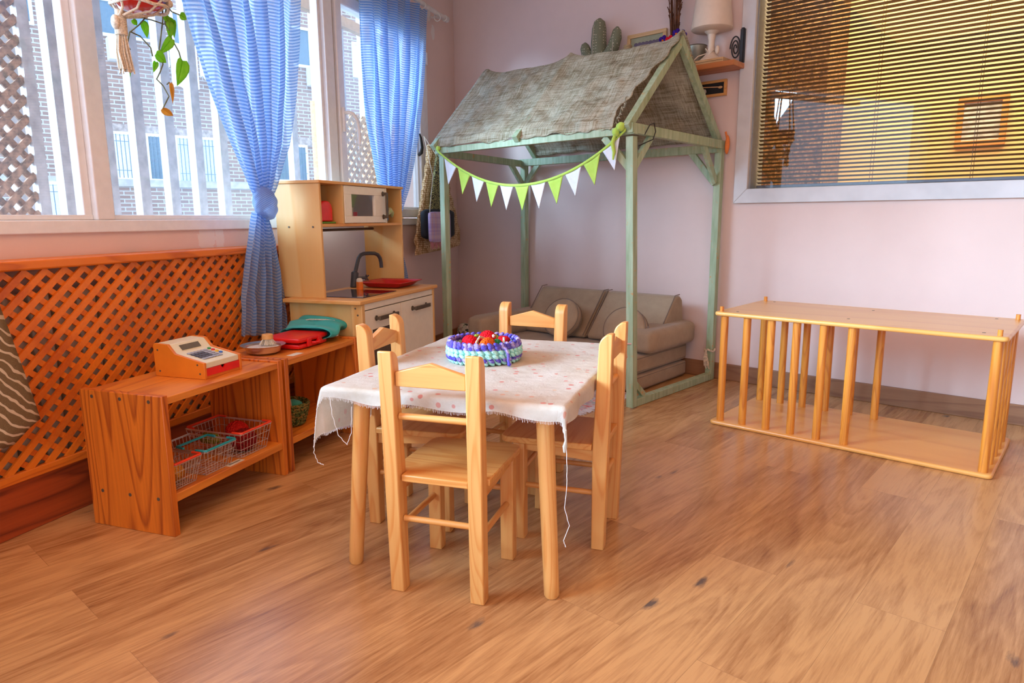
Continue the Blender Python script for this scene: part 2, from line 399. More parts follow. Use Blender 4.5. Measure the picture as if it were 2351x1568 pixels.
def floor_mat():
    m, nt, b = nm('oak_laminate')
    v = coord(nt, (1, 1, 1), rot=(0, 0, R(90)))
    br = nd(nt, 'ShaderNodeTexBrick'); lk(nt, v, br.inputs[0]); br.offset = .37
    br.inputs['Color1'].default_value = (0, 0, 0, 1); br.inputs['Color2'].default_value = (1, 1, 1, 1); br.inputs['Mortar'].default_value = (.5, .5, .5, 1)
    br.inputs['Scale'].default_value = 1; br.inputs['Mortar Size'].default_value = .0006; br.inputs['Brick Width'].default_value = 1.25; br.inputs['Row Height'].default_value = .192
    rnd = nd(nt, 'ShaderNodeSeparateColor'); lk(nt, br.outputs['Color'], rnd.inputs[0]); rv = rnd.outputs[0]
    tc = nd(nt, 'ShaderNodeTexCoord'); cx = nd(nt, 'ShaderNodeCombineXYZ')
    lk(nt, math_(nt, 'MULTIPLY', rv, 13.7), cx.inputs[0]); lk(nt, math_(nt, 'MULTIPLY', rv, 31.1), cx.inputs[1])
    ad = nd(nt, 'ShaderNodeVectorMath', operation='ADD'); lk(nt, tc.outputs['Object'], ad.inputs[0]); lk(nt, cx.outputs[0], ad.inputs[1])
    def mp(sc):
        q = nd(nt, 'ShaderNodeMapping'); lk(nt, ad.outputs[0], q.inputs[0]); q.inputs['Scale'].default_value = sc; return q.outputs[0]
    fine = noise(nt, mp((150, 7, 1)), 1, 6, .7); mid = noise(nt, mp((11, 1.6, 1)), 1, 6, .68, .6); ringn = noise(nt, mp((6, .7, 1)), 1, 1.5, .4)
    rings = ramp(nt, math_(nt, 'FRACT', math_(nt, 'MULTIPLY', ringn, 16)), [(0, (0, 0, 0)), (.8, (1, 1, 1)), (1, (0, 0, 0))])
    f = math_(nt, 'ADD', math_(nt, 'MULTIPLY', mid, .72), math_(nt, 'MULTIPLY', fine, .50))
    f = math_(nt, 'ADD', f, math_(nt, 'MULTIPLY', rings, .10)); f = math_(nt, 'ADD', f, math_(nt, 'MULTIPLY', rv, .17))
    col = ramp(nt, f, [(.42, (.13, .055, .022)), (.60, (.38, .180, .070)), (.86, (.64, .36, .150))])
    vo = nd(nt, 'ShaderNodeTexVoronoi'); lk(nt, mp((5.2, 2.4, 1)), vo.inputs[0]); vo.inputs['Scale'].default_value = 1.15
    kn = noise(nt, mp((24, 5, 1)), 1, 5, .7)
    k = ramp(nt, math_(nt, 'ADD', vo.outputs['Distance'], math_(nt, 'MULTIPLY', kn, .35)), [(.20, (.9, .9, .9)), (.27, (0, 0, 0))])
    col = mix(nt, k, col, (.10, .075, .07))
    seam = math_(nt, 'MULTIPLY', br.outputs['Fac'], .35)
    col = mix(nt, seam, col, (.12, .06, .03))
    lk(nt, col, b.inputs['Base Color'])
    b.inputs['Roughness'].default_value = .24; b.inputs['Specular IOR Level'].default_value = .55
    h = math_(nt, 'SUBTRACT', math_(nt, 'MULTIPLY', fine, .2), br.outputs['Fac']); bump(nt, h, b, .25, .001)
    return m
floor_m = floor_mat()

def wall_mat(name, col, spots=()):
    m, nt, b = nm(name); v = coord(nt)
    n = noise(nt, v, 2.2, 5, .6); f = noise(nt, v, 160, 3)
    c = ramp(nt, n, [(.3, tuple(x*.93 for x in col)), (.7, col)])
    rg = noise(nt, v, 34, 4, .6)
    for (p, rx, rz, sc) in spots:
        sub = nd(nt, 'ShaderNodeVectorMath', operation='SUBTRACT'); lk(nt, v, sub.inputs[0]); sub.inputs[1].default_value = p
        mu = nd(nt, 'ShaderNodeVectorMath', operation='MULTIPLY'); lk(nt, sub.outputs[0], mu.inputs[0]); mu.inputs[1].default_value = (1/rx, 1/rx, 1/rz)
        ln = nd(nt, 'ShaderNodeVectorMath', operation='LENGTH'); lk(nt, mu.outputs[0], ln.inputs[0])
        k = ramp(nt, math_(nt, 'ADD', ln.outputs['Value'], math_(nt, 'MULTIPLY', math_(nt, 'SUBTRACT', rg, .5), 1.2)), [(.92, (1, 1, 1)), (1.0, (0, 0, 0))])
        c = mix(nt, k, c, sc)
    lk(nt, c, b.inputs['Base Color']); b.inputs['Roughness'].default_value = .85; b.inputs['Specular IOR Level'].default_value = .2
    bump(nt, f, b, .12, .001); return m
PINK = (.80, .605, .53)
pl = (.80, .72, .66); dk = (.10, .09, .09)
wall_l = wall_mat('salmon_wall_paint_window_side', PINK, [((0, -2.62, .86), .055, .05, pl), ((0, -2.55, .86), .03, .06, pl), ((0, -.50, 1.42), .03, .12, pl), ((0, -.42, 2.31), .03, .06, pl), ((0, -.36, 2.2), .03, .05, pl)])
wall_b = wall_mat('salmon_wall_paint', PINK, [((-1.27, 0, .80), .007, .007, dk), ((-.42, 0, .80), .006, .006, dk), ((-.42, 0, .70), .02, .02, (.66, .55, .52)), ((-1.03, 0, .92), .012, .006, (.6, .5, .45)), ((-.9, 0, .45), .006, .006, dk), ((-.3, 0, .36), .005, .005, dk)])
yellow_m = wall_mat('yellow_wall_paint', (.86, .66, .30))
ceil_m = wall_mat('white_ceiling_paint', (.84, .78, .72))
# ------------------------------------------------------------------ room
mb = MB(); mb._add([(-4.4, 3.9, 0), (3.2, 3.9, 0), (3.2, -3.2, 0), (-4.4, -3.2, 0), (-4.4, 3.9, -.1), (3.2, 3.9, -.1), (3.2, -3.2, -.1), (-4.4, -3.2, -.1)],
                 [(0, 1, 2, 3), (4, 7, 6, 5), (0, 4, 5, 1), (1, 5, 6, 2), (2, 6, 7, 3), (3, 7, 4, 0)])
# trim the slab to the window wall
pl_co = LW(0, -.2); g = bmesh.ops.bisect_plane(mb.bm, geom=mb.bm.verts[:]+mb.bm.edges[:]+mb.bm.faces[:], plane_co=pl_co, plane_no=-N, clear_outer=True)
struct('floor', mb, floor_m, smooth=False)
CH = 2.7
mb = MB(); mb.box(-4.6, 3.2, -3.2, 3.9, CH, CH+.1); bmesh.ops.bisect_plane(mb.bm, geom=mb.bm.verts[:]+mb.bm.edges[:]+mb.bm.faces[:], plane_co=pl_co, plane_no=-N, clear_outer=True); struct('ceiling', mb, ceil_m, smooth=False)
mb = MB(); mb.box(-2.7, 3.2, 3.9, 5.75, CH, CH+.1); struct('ceiling_next_room', mb, ceil_m, smooth=False)
WS0, WS1, WZ0, WZ1 = .50, 5.6, .895, 2.17     # window opening
mb = MB(); mb.lbox(-.3, 7.6, -.2, 0, 0, WZ0); mb.lbox(-.3, 7.6, -.2, 0, WZ1, CH); mb.lbox(-.3, WS0, -.2, 0, WZ0, WZ1); mb.lbox(WS1, 7.6, -.2, 0, WZ0, WZ1)
struct('wall_left', mb, wall_l, left=True, smooth=False)
BX0, BX1, BZ0, BZ1 = -1.56, 1.2, 1.075, 2.3
mb = MB()
for (a, b_, c_, d_) in ((-4.0, BX0, 0, CH), (BX1, 3.2, 0, CH), (BX0, BX1, 0, BZ0), (BX0, BX1, BZ1, CH)): mb.box(a, b_, 3.74, 3.90, c_, d_)
struct('wall_back', mb, wall_b, smooth=False)
mb = MB(); mb.box(3.0, 3.2, -3.2, 3.9, 0, CH); struct('wall_right', mb, wall_l, smooth=False)
mb = MB()
for (a, b_, c_, d_) in ((-1.6, -.5, 0, CH), (2.5, 3.2, 0, CH), (-.5, 2.5, 2.4, CH)): mb.box(a, b_, -3.2, -3.0, c_, d_)
struct('wall_near', mb, wall_l, smooth=False)
# the next room, seen through the interior window
mb = MB(); mb.box(-2.7, 3.2, 5.6, 5.75, 0, CH); struct('wall_next_room_back', mb, yellow_m, smooth=False)
mb = MB(); mb.box(-2.7, -2.6, 3.9, 5.6, 0, CH); struct('wall_next_room_left', mb, yellow_m, smooth=False)
mb = MB(); mb.box(3.1, 3.2, 3.9, 5.6, 0, CH); struct('wall_next_room_right', mb, yellow_m, smooth=False)
mb = MB(); mb.box(-2.7, 3.2, 3.9, 5.75, -.1, 0); struct('floor_next_room', mb, floor_m, smooth=False)
mb = MB(); mb.box(-3.84, 3.0, 3.728, 3.74, 0, .095); struct('baseboard_back', mb, skirt_m, bevel=.003)
mb = MB(); mb.lbox(0.02, 2.1, 0, .012, 0, .095); struct('baseboard_left', mb, skirt_y, left=True, bevel=.003)

# ------------------------------------------------------------------ window in the left wall
win = thing('window_1', '', '', (0, 0, 0), True)
del win['label'], win['category']; win['kind'] = 'structure'
def lb(*boxes):
    m_ = MB()
    for b_ in boxes: m_.lbox(*b_)
    return m_
obj('window_frame', lb((WS0, WS1, -.08, .012, .895, .938), (WS0, WS1, -.08, .012, 2.13, 2.17), (WS0, .55, -.08, .0121, .938, 2.13), (WS1-.05, WS1, -.08, .012, .938, 2.13),
    (3.06, 3.13, -.07, .011, .938, 2.13), (1.622, 1.70, -.07, .0115, .938, 2.13)), pvc_m, win, bevel=.004)
obj('window_sash', lb((.56, 1.606, -.05, .02, .945, 1.0), (.56, 1.606, -.05, .02, 2.06, 2.12), (.56, .635, -.05, .0203, .945, 2.12), (1.545, 1.606, -.05, .0203, .945, 2.12)), pvc_m, win, bevel=.006)
obj('window_bead', lb((1.70, 3.06, -.05, -.01, .938, .955), (1.70, 1.72, -.05, -.012, .938, 2.13), (3.04, 3.06, -.05, -.012, .938, 2.13), (3.13, WS1, -.05, -.01, .938, .955), (3.13, 3.16, -.05, -.012, .938, 2.13),
    (.635, 1.545, -.03, .0, 1.0, 1.012), (.635, .65, -.03, .0, 1.0, 2.06), (1.53, 1.545, -.03, .0, 1.0, 2.06)), pvc_m, win, bevel=.003)
obj('window_seal', lb((1.606, 1.622, -.05, -.005, .94, 2.13)), black_m, win)
obj('pane', lb((.65, 1.53, -.02, -.016, 1.01, 2.06)), glass_m, win, smooth=False)
obj('pane', lb((1.72, 3.04, -.034, -.03, .955, 2.13)), glass_m, win, smooth=False)
obj('pane', lb((3.16, WS1-.05, -.034, -.03, .955, 2.13)), glass_m, win, smooth=False)
h = MB(); h.rbox(.02, .034, -1.59, -1.562, 1.40, 1.53, .006, n=4)
hp = [Vector((.03, -1.576, 1.50)), Vector((.06, -1.576, 1.50)), Vector((.075, -1.565, 1.495)), Vector((.078, -1.535, 1.47)), Vector((.078, -1.515, 1.42)), Vector((.078, -1.512, 1.37)), Vector((.078, -1.515, 1.34))]
h.tube(hp, .010, 10); obj('window_handle', h, pvc_m, win)
h = MB(); h.lbox(.515, .535, .012, .03, 1.02, 1.10); h.lbox(.515, .535, .012, .03, 1.95, 2.03); obj('window_hinge', h, pvc_m, win, bevel=.004)

# ------------------------------------------------------------------ interior window in the back wall, with the blind behind the glass
w2 = thing('window_2', '', '', (0, 0, 0)); del w2['label'], w2['category']; w2['kind'] = 'structure'
m_ = MB()
for pts in (((-1.625, 1.008), (1.265, 1.008), (1.19, 1.085), (-1.55, 1.085)), ((-1.625, 1.008), (-1.55, 1.085), (-1.55, 2.29), (-1.625, 2.367)), ((1.265, 1.008), (1.265, 2.367), (1.19, 2.29), (1.19, 1.085)), ((-1.625, 2.367), (-1.55, 2.29), (1.19, 2.29), (1.265, 2.367))):
    m_.prism(pts, 3.715, 3.742, 'y')
obj('window_frame', m_, greywhite_m, w2, bevel=.003)
m_ = MB(); m_.box(-1.56, -1.545, 3.742, 3.9, 1.075, 2.3); m_.box(1.185, 1.2, 3.742, 3.9, 1.075, 2.3); m_.box(-1.545, 1.185, 3.742, 3.9, 1.075, 1.086); m_.box(-1.545, 1.185, 3.742, 3.9, 2.289, 2.3)
obj('window_sill', m_, plain('grey_reveal', (.30, .32, .34), .5), w2)
m_ = MB(); m_.box(-1.545, 1.185, 3.755, 3.759, 1.086, 2.289); obj('pane', m_, inner_glass, w2, smooth=False)
bl = thing('venetian_blind', 'dark brown horizontal slat blind hanging behind the interior window glass', 'blind', (-.2, 3.83, 1.09))
slat_m = plain('dark_brown_slat', (.085, .042, .006), .6)
m_ = MB(); z = 1.118
while z < 2.25:
    M = Matrix.Translation((0, 3.83, z)) @ Matrix.Rotation(R(-17), 4, 'X'); m_.box(-1.54, 1.18, -.0125, .0125, -.0005, .0005, M); z += .0206
obj('slats', m_, slat_m, bl, smooth=False)
m_ = MB(); m_.box(-1.54, 1.18, 3.818, 3.842, 1.09, 1.105); obj('bottom_rail', m_, plain('slate_rail', (.10, .13, .17), .4), bl, bevel=.002)
m_ = MB(); m_.box(-1.54, 1.18, 3.81, 3.85, 2.25, 2.285); obj('head_rail', m_, slat_m, bl)
for x in (-1.38, -.965, -.54, .0, .6):
    m_ = MB(); m_.cyl((x, 3.816, 1.1), (x, 3.816, 2.26), .0012, seg=5); m_.cyl((x+.006, 3.844, 1.1), (x+.006, 3.844, 2.26), .0012, seg=5)
    obj('ladder_cord', m_, plain('dark_cord', (.10, .07, .04), .8), bl)
# picture and pillar in the next room
pic = thing('framed_picture', 'framed children\'s drawing on the yellow wall beyond the blind', 'picture', (-.76, 5.6, 1.38))
m_ = MB()
for (a, b_, c_, d_) in ((-.90, -.62, 1.67, 1.705), (-.90, -.62, 1.39, 1.425), (-.90, -.865, 1.425, 1.67), (-.655, -.62, 1.425, 1.67)): m_.box(a, b_, 5.57, 5.598, c_, d_)
obj('frame', m_, wood('orange_frame', (.75, .34, .08), (.55, .2, .04), axis='x'), pic, bevel=.002)
m_ = MB(); m_.box(-.865, -.655, 5.585, 5.59, 1.425, 1.67)
obj('print', m_, plain('pastel_drawing', (.58, .60, .55), .8, var=.2, vs=16), pic)
pil_m, nt, b = nm('mottled_brown_stone'); lk(nt, ramp(nt, noise(nt, coord(nt), 38, 6, .75), [(.38, (.035, .02, .014)), (.5, (.20, .10, .045)), (.64, (.42, .26, .12))]), b.inputs['Base Color']); b.inputs['Roughness'].default_value = .5
m_ = MB(); m_.box(-2.14, -1.62, 5.15, 5.55, 0, 2.695)
top('pillar', m_, pil_m, 'mottled brown pillar standing in the yellow room behind the left end of the blind', 'pillar', (-1.88, 5.35, 0))

# ------------------------------------------------------------------ outside: bars, trellis, brick block
paint_bar = plain('weathered_white_bars', (.50, .47, .47), .8, var=.12, vs=20)
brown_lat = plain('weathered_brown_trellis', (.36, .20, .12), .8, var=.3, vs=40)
orange_lat = plain('orange_brown_trellis', (.72, .40, .17), .8, var=.15, vs=40)  # lighter orange-brown base colour for the right-hand trellis
ORD = 'first second third fourth fifth sixth seventh eighth ninth tenth eleventh twelfth thirteenth fourteenth fifteenth'.split()
for bi, s in enumerate((3.62, 3.07, 2.893, 2.70, 2.536, 2.37, 2.20, 2.03, 1.70, 1.44, 1.17, .90, .62, .34, .10)):
    m_ = MB(); m_.lbox(s-.026, s+.026, -.43, -.39, .3, 2.62)
    top('window_bar', m_, paint_bar, 'weathered white upright bar outside the window, %s from the left' % ORD[bi], 'bar', (-.41, -s, .3), True, 'upright bars outside the window')
m_ = MB(); m_.lbox(-.1, 4.9, -.39, -.35, 2.13, 2.19)
top('cross_beam', m_, plain('brown_beam', (.42, .27, .17), .8), 'brown beam running across the upright bars outside the window', 'beam', (-.37, -2.4, 2.16), True)
def lattice(m, s0, s1, z0, z1, t, th, pitch, wid, slope, front=True, rev=False, fan=None):
    """diagonal slats clipped to the rectangle; slope=dz/d(-s)"""
    L_ = math.hypot(1, slope); sg = -1 if rev else 1
    k0 = z0-slope*(s1-s0)-pitch*2
    c = k0
    step = pitch*slope
    while c < z1+slope*(s1-s0)+step:
        # line z = c + slope*(x) with x = s1-s (front) or x = s-s0 (rev)
        xa = max(0, (z0-c)/slope); xb = min(s1-s0, (z1-c)/slope)
        if xb-xa > .01:
            def P_(x): return (s1-x if not rev else s0+x, c+slope*x)
            (sa, za), (sb, zb) = P_(xa), P_(xb)
            m.bar((t, -sa, za), (t, -sb, zb), th, wid, (1, 0, 0)) if False else m.bar((t, -sa, za), (t, -sb, zb), wid, th, (1, 0, 0))
        c += step
m_ = MB(); lattice(m_, 3.10, 3.52, .9, 2.2, -.30, .008, .066, .024, 1.0); lattice(m_, 3.10, 3.52, .9, 2.2, -.309, .008, .066, .024, 1.0, rev=True)
def clip_lattice(m, s_edge):
    pass
tr = thing('garden_trellis', 'weathered brown diagonal trellis outside the left end of the window', 'trellis', (-.3, -3.3, .9), True)
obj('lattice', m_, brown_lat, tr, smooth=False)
m_ = MB(); m_.lbox(3.06, 3.10, -.32, -.29, .3, 2.4); m_.lbox(3.52, 3.56, -.32, -.29, .3, 2.4); obj('post', m_, paint_bar, tr)
m_ = MB(); lattice(m_, -.05, 1.30, .75, 1.60, -.33, .008, .072, .026, 1.0); lattice(m_, -.05, 1.30, .75, 1.60, -.339, .008, .072, .026, 1.0, rev=True)
tr = thing('garden_trellis', 'orange-brown diagonal trellis outside behind the toy kitchen and right curtain', 'trellis', (-.33, -.6, .75), True)
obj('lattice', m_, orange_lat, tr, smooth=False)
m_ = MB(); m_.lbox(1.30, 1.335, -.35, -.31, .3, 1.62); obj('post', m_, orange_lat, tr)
# brick apartment block over the street
K = 1.286
Pf = Vector((-12.883*K, 5.480*K, 0)); G = Vector((math.sin(R(8)), math.cos(R(8)), 0)); Gn = Vector((G.y, -G.x, 0))
def brick_mat():
    m, nt, b = nm('brown_brick'); v = coord(nt, (1, 1, 1), rot=(R(-90), 0, 0))
    tc = nd(nt, 'ShaderNodeTexCoord'); sp = nd(nt, 'ShaderNodeSeparateXYZ'); lk(nt, tc.outputs['Object'], sp.inputs[0])
    cb = nd(nt, 'ShaderNodeCombineXYZ'); lk(nt, sp.outputs[1], cb.inputs[0]); lk(nt, sp.outputs[2], cb.inputs[1])
    br = nd(nt, 'ShaderNodeTexBrick'); lk(nt, cb.outputs[0], br.inputs[0])
    br.inputs['Color1'].default_value = (.24, .145, .125, 1); br.inputs['Color2'].default_value = (.33, .21, .18, 1); br.inputs['Mortar'].default_value = (.44, .42, .42, 1)
    br.inputs['Scale'].default_value = 1; br.inputs['Brick Width'].default_value = .27; br.inputs['Row Height'].default_value = .088; br.inputs['Mortar Size'].default_value = .012
    lk(nt, br.outputs['Color'], b.inputs['Base Color']); b.inputs['Roughness'].default_value = .9; return m
brick_m = brick_mat()
bd = bpy.data.objects.new('apartment_building', None); C.objects.link(bd); bd.location = Pf; bd.rotation_euler = (0, 0, -R(8))
bd['label'] = 'brown brick apartment block across the street outside the window'; bd['category'] = 'building'; ORG[bd.name] = Vector()
zz = lambda z: .935+(z-.935)*K
def fb(u0, u1, z0, z1, d0, d1, m=None):
    m = m or MB(); m.box(d0, d1, u0*K, u1*K, zz(z0), zz(z1)); return m
obj('wall', fb(-3.6, 11, -.5, 5.8, -.5, 0), brick_m, bd, smooth=False)
stone = plain('pale_stone_band', (.48, .45, .44), .8, var=.1, vs=6)
soldier = plain('soldier_course', (.42, .33, .30), .9, var=.2, vs=14)
m_ = fb(-1.2, 3.2, 1.52, 1.64, 0, .06); m_.box(0, .04, -3.4*K, -1.2*K, zz(1.56), zz(1.66)); obj('ledge', m_, stone, bd)
m_ = fb(-1.2, 3.2, 2.40, 2.56, 0, .02); obj('brick_band', m_, soldier, bd)
shut = plain('white_shutter', (.80, .80, .80), .6, var=.04); dkg = plain('blue_grey_glass', (.10, .17, .24), .15)
cur_g = plain('pale_window', (.68, .72, .76), .4)
for (u0, u1, z0, z1, mt, lab) in ((-.92, -.54, 1.66, 2.38, shut, 'shutter'), (-.38, -.04, 1.66, 2.38, dkg, 'pane'), (.09, .80, 1.64, 2.38, cur_g, 'pane'), (1.9, 2.2, 1.72, 2.36, dkg, 'pane'), (2.25, 2.5, 1.72, 2.36, dkg, 'pane'), (3.4, 3.9, 1.6, 2.36, cur_g, 'pane'),
                                  (-.95, -.70, 4.0, 4.5, dkg, 'pane'), (-.42, -.12, 4.0, 4.5, dkg, 'pane'), (.2, .55, 4.0, 4.5, dkg, 'pane'), (2.2, 2.7, 3.95, 4.6, dkg, 'pane'), (3.7, 4.1, 3.9, 4.5, cur_g, 'pane'), (5.0, 5.6, 3.9, 4.5, dkg, 'pane'), (-2.15, -1.6, .6, 1.52, shut, 'shutter'),
                                  (-3.4, -2.9, 1.66, 2.4, dkg, 'pane'), (-2.4, -1.9, 4.0, 4.5, dkg, 'pane')):
    f = MB(); d = .05
    f.box(0, .05, (u0-d)*K, u0*K, zz(z0-d), zz(z1+d)); f.box(0, .05, u1*K, (u1+d)*K, zz(z0-d), zz(z1+d)); f.box(0, .05, u0*K, u1*K, zz(z0-d), zz(z0)); f.box(0, .05, u0*K, u1*K, zz(z1), zz(z1+d))
    fo = obj('window', f, shut, bd)
    obj(lab, fb(u0, u1, z0, z1, .005, .02), mt, fo)
    if z0 < 3:
        g_ = MB(); u = u0+.03
        while u < u1: g_.cyl((.12, u*K, zz(z0)), (.12, u*K, zz(z1)), .009, seg=5); u += .062
        g_.box(.11, .13, u0*K, u1*K, zz(z0+.12), zz(z0+.13)); g_.box(.11, .13, u0*K, u1*K, zz(z1-.12), zz(z1-.11)); obj('window_grille', g_, dkg, fo)
for (u, z0) in ((-.88, 3.56), (2.62, 3.55)):
    a = fb(u, u+.38, z0, z0+.36, 0, .32); top_ = obj('air_conditioner', a, shut, bd, bevel=.02)
lau = MB()
for (u0, u1, z0, z1) in ((-.20, -.02, 3.5, 3.97), (.0, .44, 3.18, 3.92), (.47, .62, 3.4, 3.9), (.64, .82, 3.55, 3.92), (.84, 1.0, 3.45, 3.9)):
    lau.grid(lambda a, b_, u0=u0, u1=u1, z0=z0, z1=z1: Vector((.5+.03*math.sin(9*a), (u0+(u1-u0)*a)*K, zz(z0+(z1-z0)*b_)+.04*math.sin(7*a)*(1-b_))), 10, 6)
obj('laundry', lau, plain('white_laundry', (.88, .88, .88), .9, var=.02), bd, solid=.01, label='white laundry hung out below the upper windows')
mb = MB(); mb.box(-40, -4.6, -20, 30, -.6, -.5)
struct('ground', mb, plain('pale_bounce_ground', (.45, .44, .42), .9), smooth=False)  # unseen ground outside, added in a pale tone to bounce daylight

# ------------------------------------------------------------------ radiator cover and radiator under the window
CT = .10
rc = thing('radiator_cover', 'long orange pine radiator cover with diagonal lattice front, under the window', 'radiator cover', (.05, -3.5, 0), True)
obj('top_board', lb((2.18, 5.0, 0, CT+.012, .792, .822)), trellis_y, rc, bevel=.006)
m_ = MB(); lattice(m_, 2.22, 5.0, .19, .79, CT-.006, .008, .064, .020, .84); obj('lattice_front_layer', m_, trellis_w, rc, smooth=False)
m_ = MB(); lattice(m_, 2.22, 5.0, .19, .79, CT-.0155, .008, .066, .018, .80, rev=True); obj('lattice_rear_layer', m_, trellis_w, rc, smooth=False)
obj('end_post', lb((2.185, 2.225, .0, CT, 0, .792)), trellis_y, rc, bevel=.004)
obj('bottom_rail', lb((2.225, 5.0, CT-.02, CT, .165, .195)), trellis_y, rc, bevel=.004)
obj('base_board', lb((2.225, 5.0, CT-.035, CT-.015, 0, .165)), dark_base, rc, bevel=.003)
ra = thing('radiator', 'pale ribbed radiator seen through the holes of the lattice', 'radiator', (.04, -3.6, .1), True)
m_ = MB(); s = 2.5
while s < 4.9: m_.lbox(s, s+.068, .015, .07, .13, .72); s += .08
obj('radiator_fins', m_, plain('cream_radiator', (.62, .52, .36), .5), ra, bevel=.008)

# ------------------------------------------------------------------ low shelves
def low_shelf(s0, s1, label, dz=0):
    t0, t1 = .225, .545; r = thing('low_shelf', label, 'shelf', ((t0+t1)/2, -(s0+s1)/2, 0), True, 'low pine shelves')
    obj('side_panel', lb((s1-.022, s1, t0, t1, 0, .434)), shelf_z, r, bevel=.002)
    obj('side_panel', lb((s0, s0+.022, t0, t1, 0, .434)), shelf_z, r, bevel=.002)
    obj('top_board', lb((s0+.0222, s1-.0222, t0, t1-.003, .405, .427)), shelf_y, r, bevel=.002)
    obj('shelf_board', lb((s0+.0222, s1-.0222, t0, t1-.004, .102, .128)), shelf_y, r, bevel=.002)
    for z_ in (.415, .115):
        for t in (t0+.05, (t0+t1)/2, t1-.05): m_ = MB(); m_.cyl((t, -(s1-.001), z_), (t, -(s1+.0012), z_), .0055, seg=12); obj('screw', m_, screw_m, r)
    return r
low_shelf(2.90, 3.445, 'front low orange pine shelf with the toy cash register on top')
low_shelf(2.385, 2.885, 'rear low orange pine shelf with the red case and steel bowl on top')
paper = plain('paper_label', (.78, .72, .60), .8)
def label_mat():
    m, nt, b = nm('printed_label'); v = coord(nt, (1, 1, 1))
    n = noise(nt, coord(nt, (60, 420, 1)), 1, 2); lk(nt, ramp(nt, n, [(.42, (.25, .22, .2)), (.5, (.78, .72, .6))]), b.inputs['Base Color']); return m
m_ = MB(); M = Matrix.Rotation(R(0), 4, 'Z'); m_.box(.508, .534, -3.185, -3.115, .1282, .1288)
pap = thing('shelf_label', 'small cream paper label stuck on the lower board of the front low shelf', 'label', (.52, -3.15, .1282), True)
obj('paper', m_, paper, pap)
m_ = MB(); x = -3.175
while x < -3.125: m_.box(.517, .524, x, x+.0035, .1289, .1291); x += .0055
obj('lettering', m_, dark_grey, pap)
m_ = MB(); m_.box(.49, .52, -2.80, -2.735, .4272, .4278)
top('shelf_label', m_, paper, 'small white paper label on the top of the rear low shelf', 'label', (.505, -2.77, .4272), True)

# ------------------------------------------------------------------ cash register
cr = thing('toy_cash_register', 'toy wooden cash register with cream keypad and red drawer, on the front shelf', 'toy', (.385, -3.125, .427), True)
Z = .4275
prof = [(.285, 0), (.489, 0), (.489, .054), (.372, .078), (.345, .108), (.290, .110), (.284, .104)]
SX0, SX1 = 3.040, 3.213
side_m = plain('orange_stained_ply', (.76, .20, .012), .4, var=.06, vs=8)
for a in (SX0, SX1-.010):
    m_ = MB(); m_.prism([(x, Z+z_) for x, z_ in prof], -(a+.010), -a, 'y'); obj('side_panel', m_, side_m, cr, bevel=.0015)
m_ = MB(); m_.prism([(.288, Z+.01), (.485, Z+.034), (.485, Z+.0525), (.371, Z+.0755), (.344, Z+.1055), (.288, Z+.1085)], -(SX1-.0102), -(SX0+.0102), 'y')
obj('top_panel', m_, plain('cream_plastic', (.80, .73, .50), .4, var=.02), cr, bevel=.002)
m_ = MB(); m_.box(.29, .484, -(SX1-.0102), -(SX0+.0102), Z+.0, Z+.009); obj('base', m_, side_m, cr)
m_ = MB(); ym = -(SX0+SX1)/2
pts = [(-(SX1-.0105), Z+.0095), (-(SX0+.0105), Z+.0095), (-(SX0+.0105), Z+.0335), (ym+.010, Z+.0335)]+[(ym+.010*math.cos(a), Z+.0335-.010*math.sin(a)) for a in [R(20*k) for k in range(1, 9)]]+[(ym-.010, Z+.0335), (-(SX1-.0105), Z+.0335)]
m_.prism(pts, .480, .487, 'x'); dr = obj('drawer', m_, red_pl, cr)
# display and keys lie on slopes
def on_slope(p0, p1, h):   # matrix with local x down the slope, z out
    d = Vector((p1[0]-p0[0], 0, p1[1]-p0[1])).normalized(); y = Vector((0, 1, 0)); n_ = d.cross(y).normalized()
    if n_.z < 0: n_ = -n_
    y = n_.cross(d)
    return Matrix(((d.x, y.x, n_.x, p0[0]), (d.y, y.y, n_.y, 0), (d.z, y.z, n_.z, Z+p0[1]), (0, 0, 0, 1)))
M1 = on_slope((.345, .1058), (.371, .0755), 0)
m_ = MB(); m_.box(.010, .030, ym-.045, ym+.038, -.001, .0015, M1); obj('display', m_, plain('display_grey', (.16, .14, .10), .25), cr)
M2 = on_slope((.371, .0755), (.485, .0525), 0)
key_m = plain('dark_keys', (.07, .06, .075), .4); key_g = plain('grey_keys', (.36, .37, .42), .4)
m_ = MB(); m2 = MB()
for i in range(5):
    for j in range(6):
        y = ym-.052+.0145*j*1.0; x = .016+i*.0155
        (m2 if (j >= 4 or i == 0 or (i == 4)) else m_).rbox(x, x+.0125, y, y+.0125, 0, .004, .0018, M2, n=2)
obj('keys', m_, key_m, cr, label='dark number keys'); obj('keys', m2, key_g, cr, label='grey function keys')
for k, (nme, c) in enumerate((('green', (.02, .30, .08)), ('red', (.7, .01, .01)), ('yellow', (.85, .5, .02)), ('blue', (.02, .16, .6)))):
    m_ = MB(); m_.lathe([(0, 0), (.0062, 0), (.0062, .003), (.005, .0042), (0, .0042)], 16, (.016+.0165*k, ym+.05, 0), M2)
    obj('round_button', m_, plain(nme+'_button', c, .35), cr, label=nme+' round button')
for (t, z_) in ((.302, .088), (.305, .018), (.47, .018), (.462, .047)): m_ = MB(); m_.cyl((t, -(SX1-.002), Z+z_), (t, -(SX1+.001), Z+z_), .0032, seg=10); obj('screw', m_, screw_m, cr)

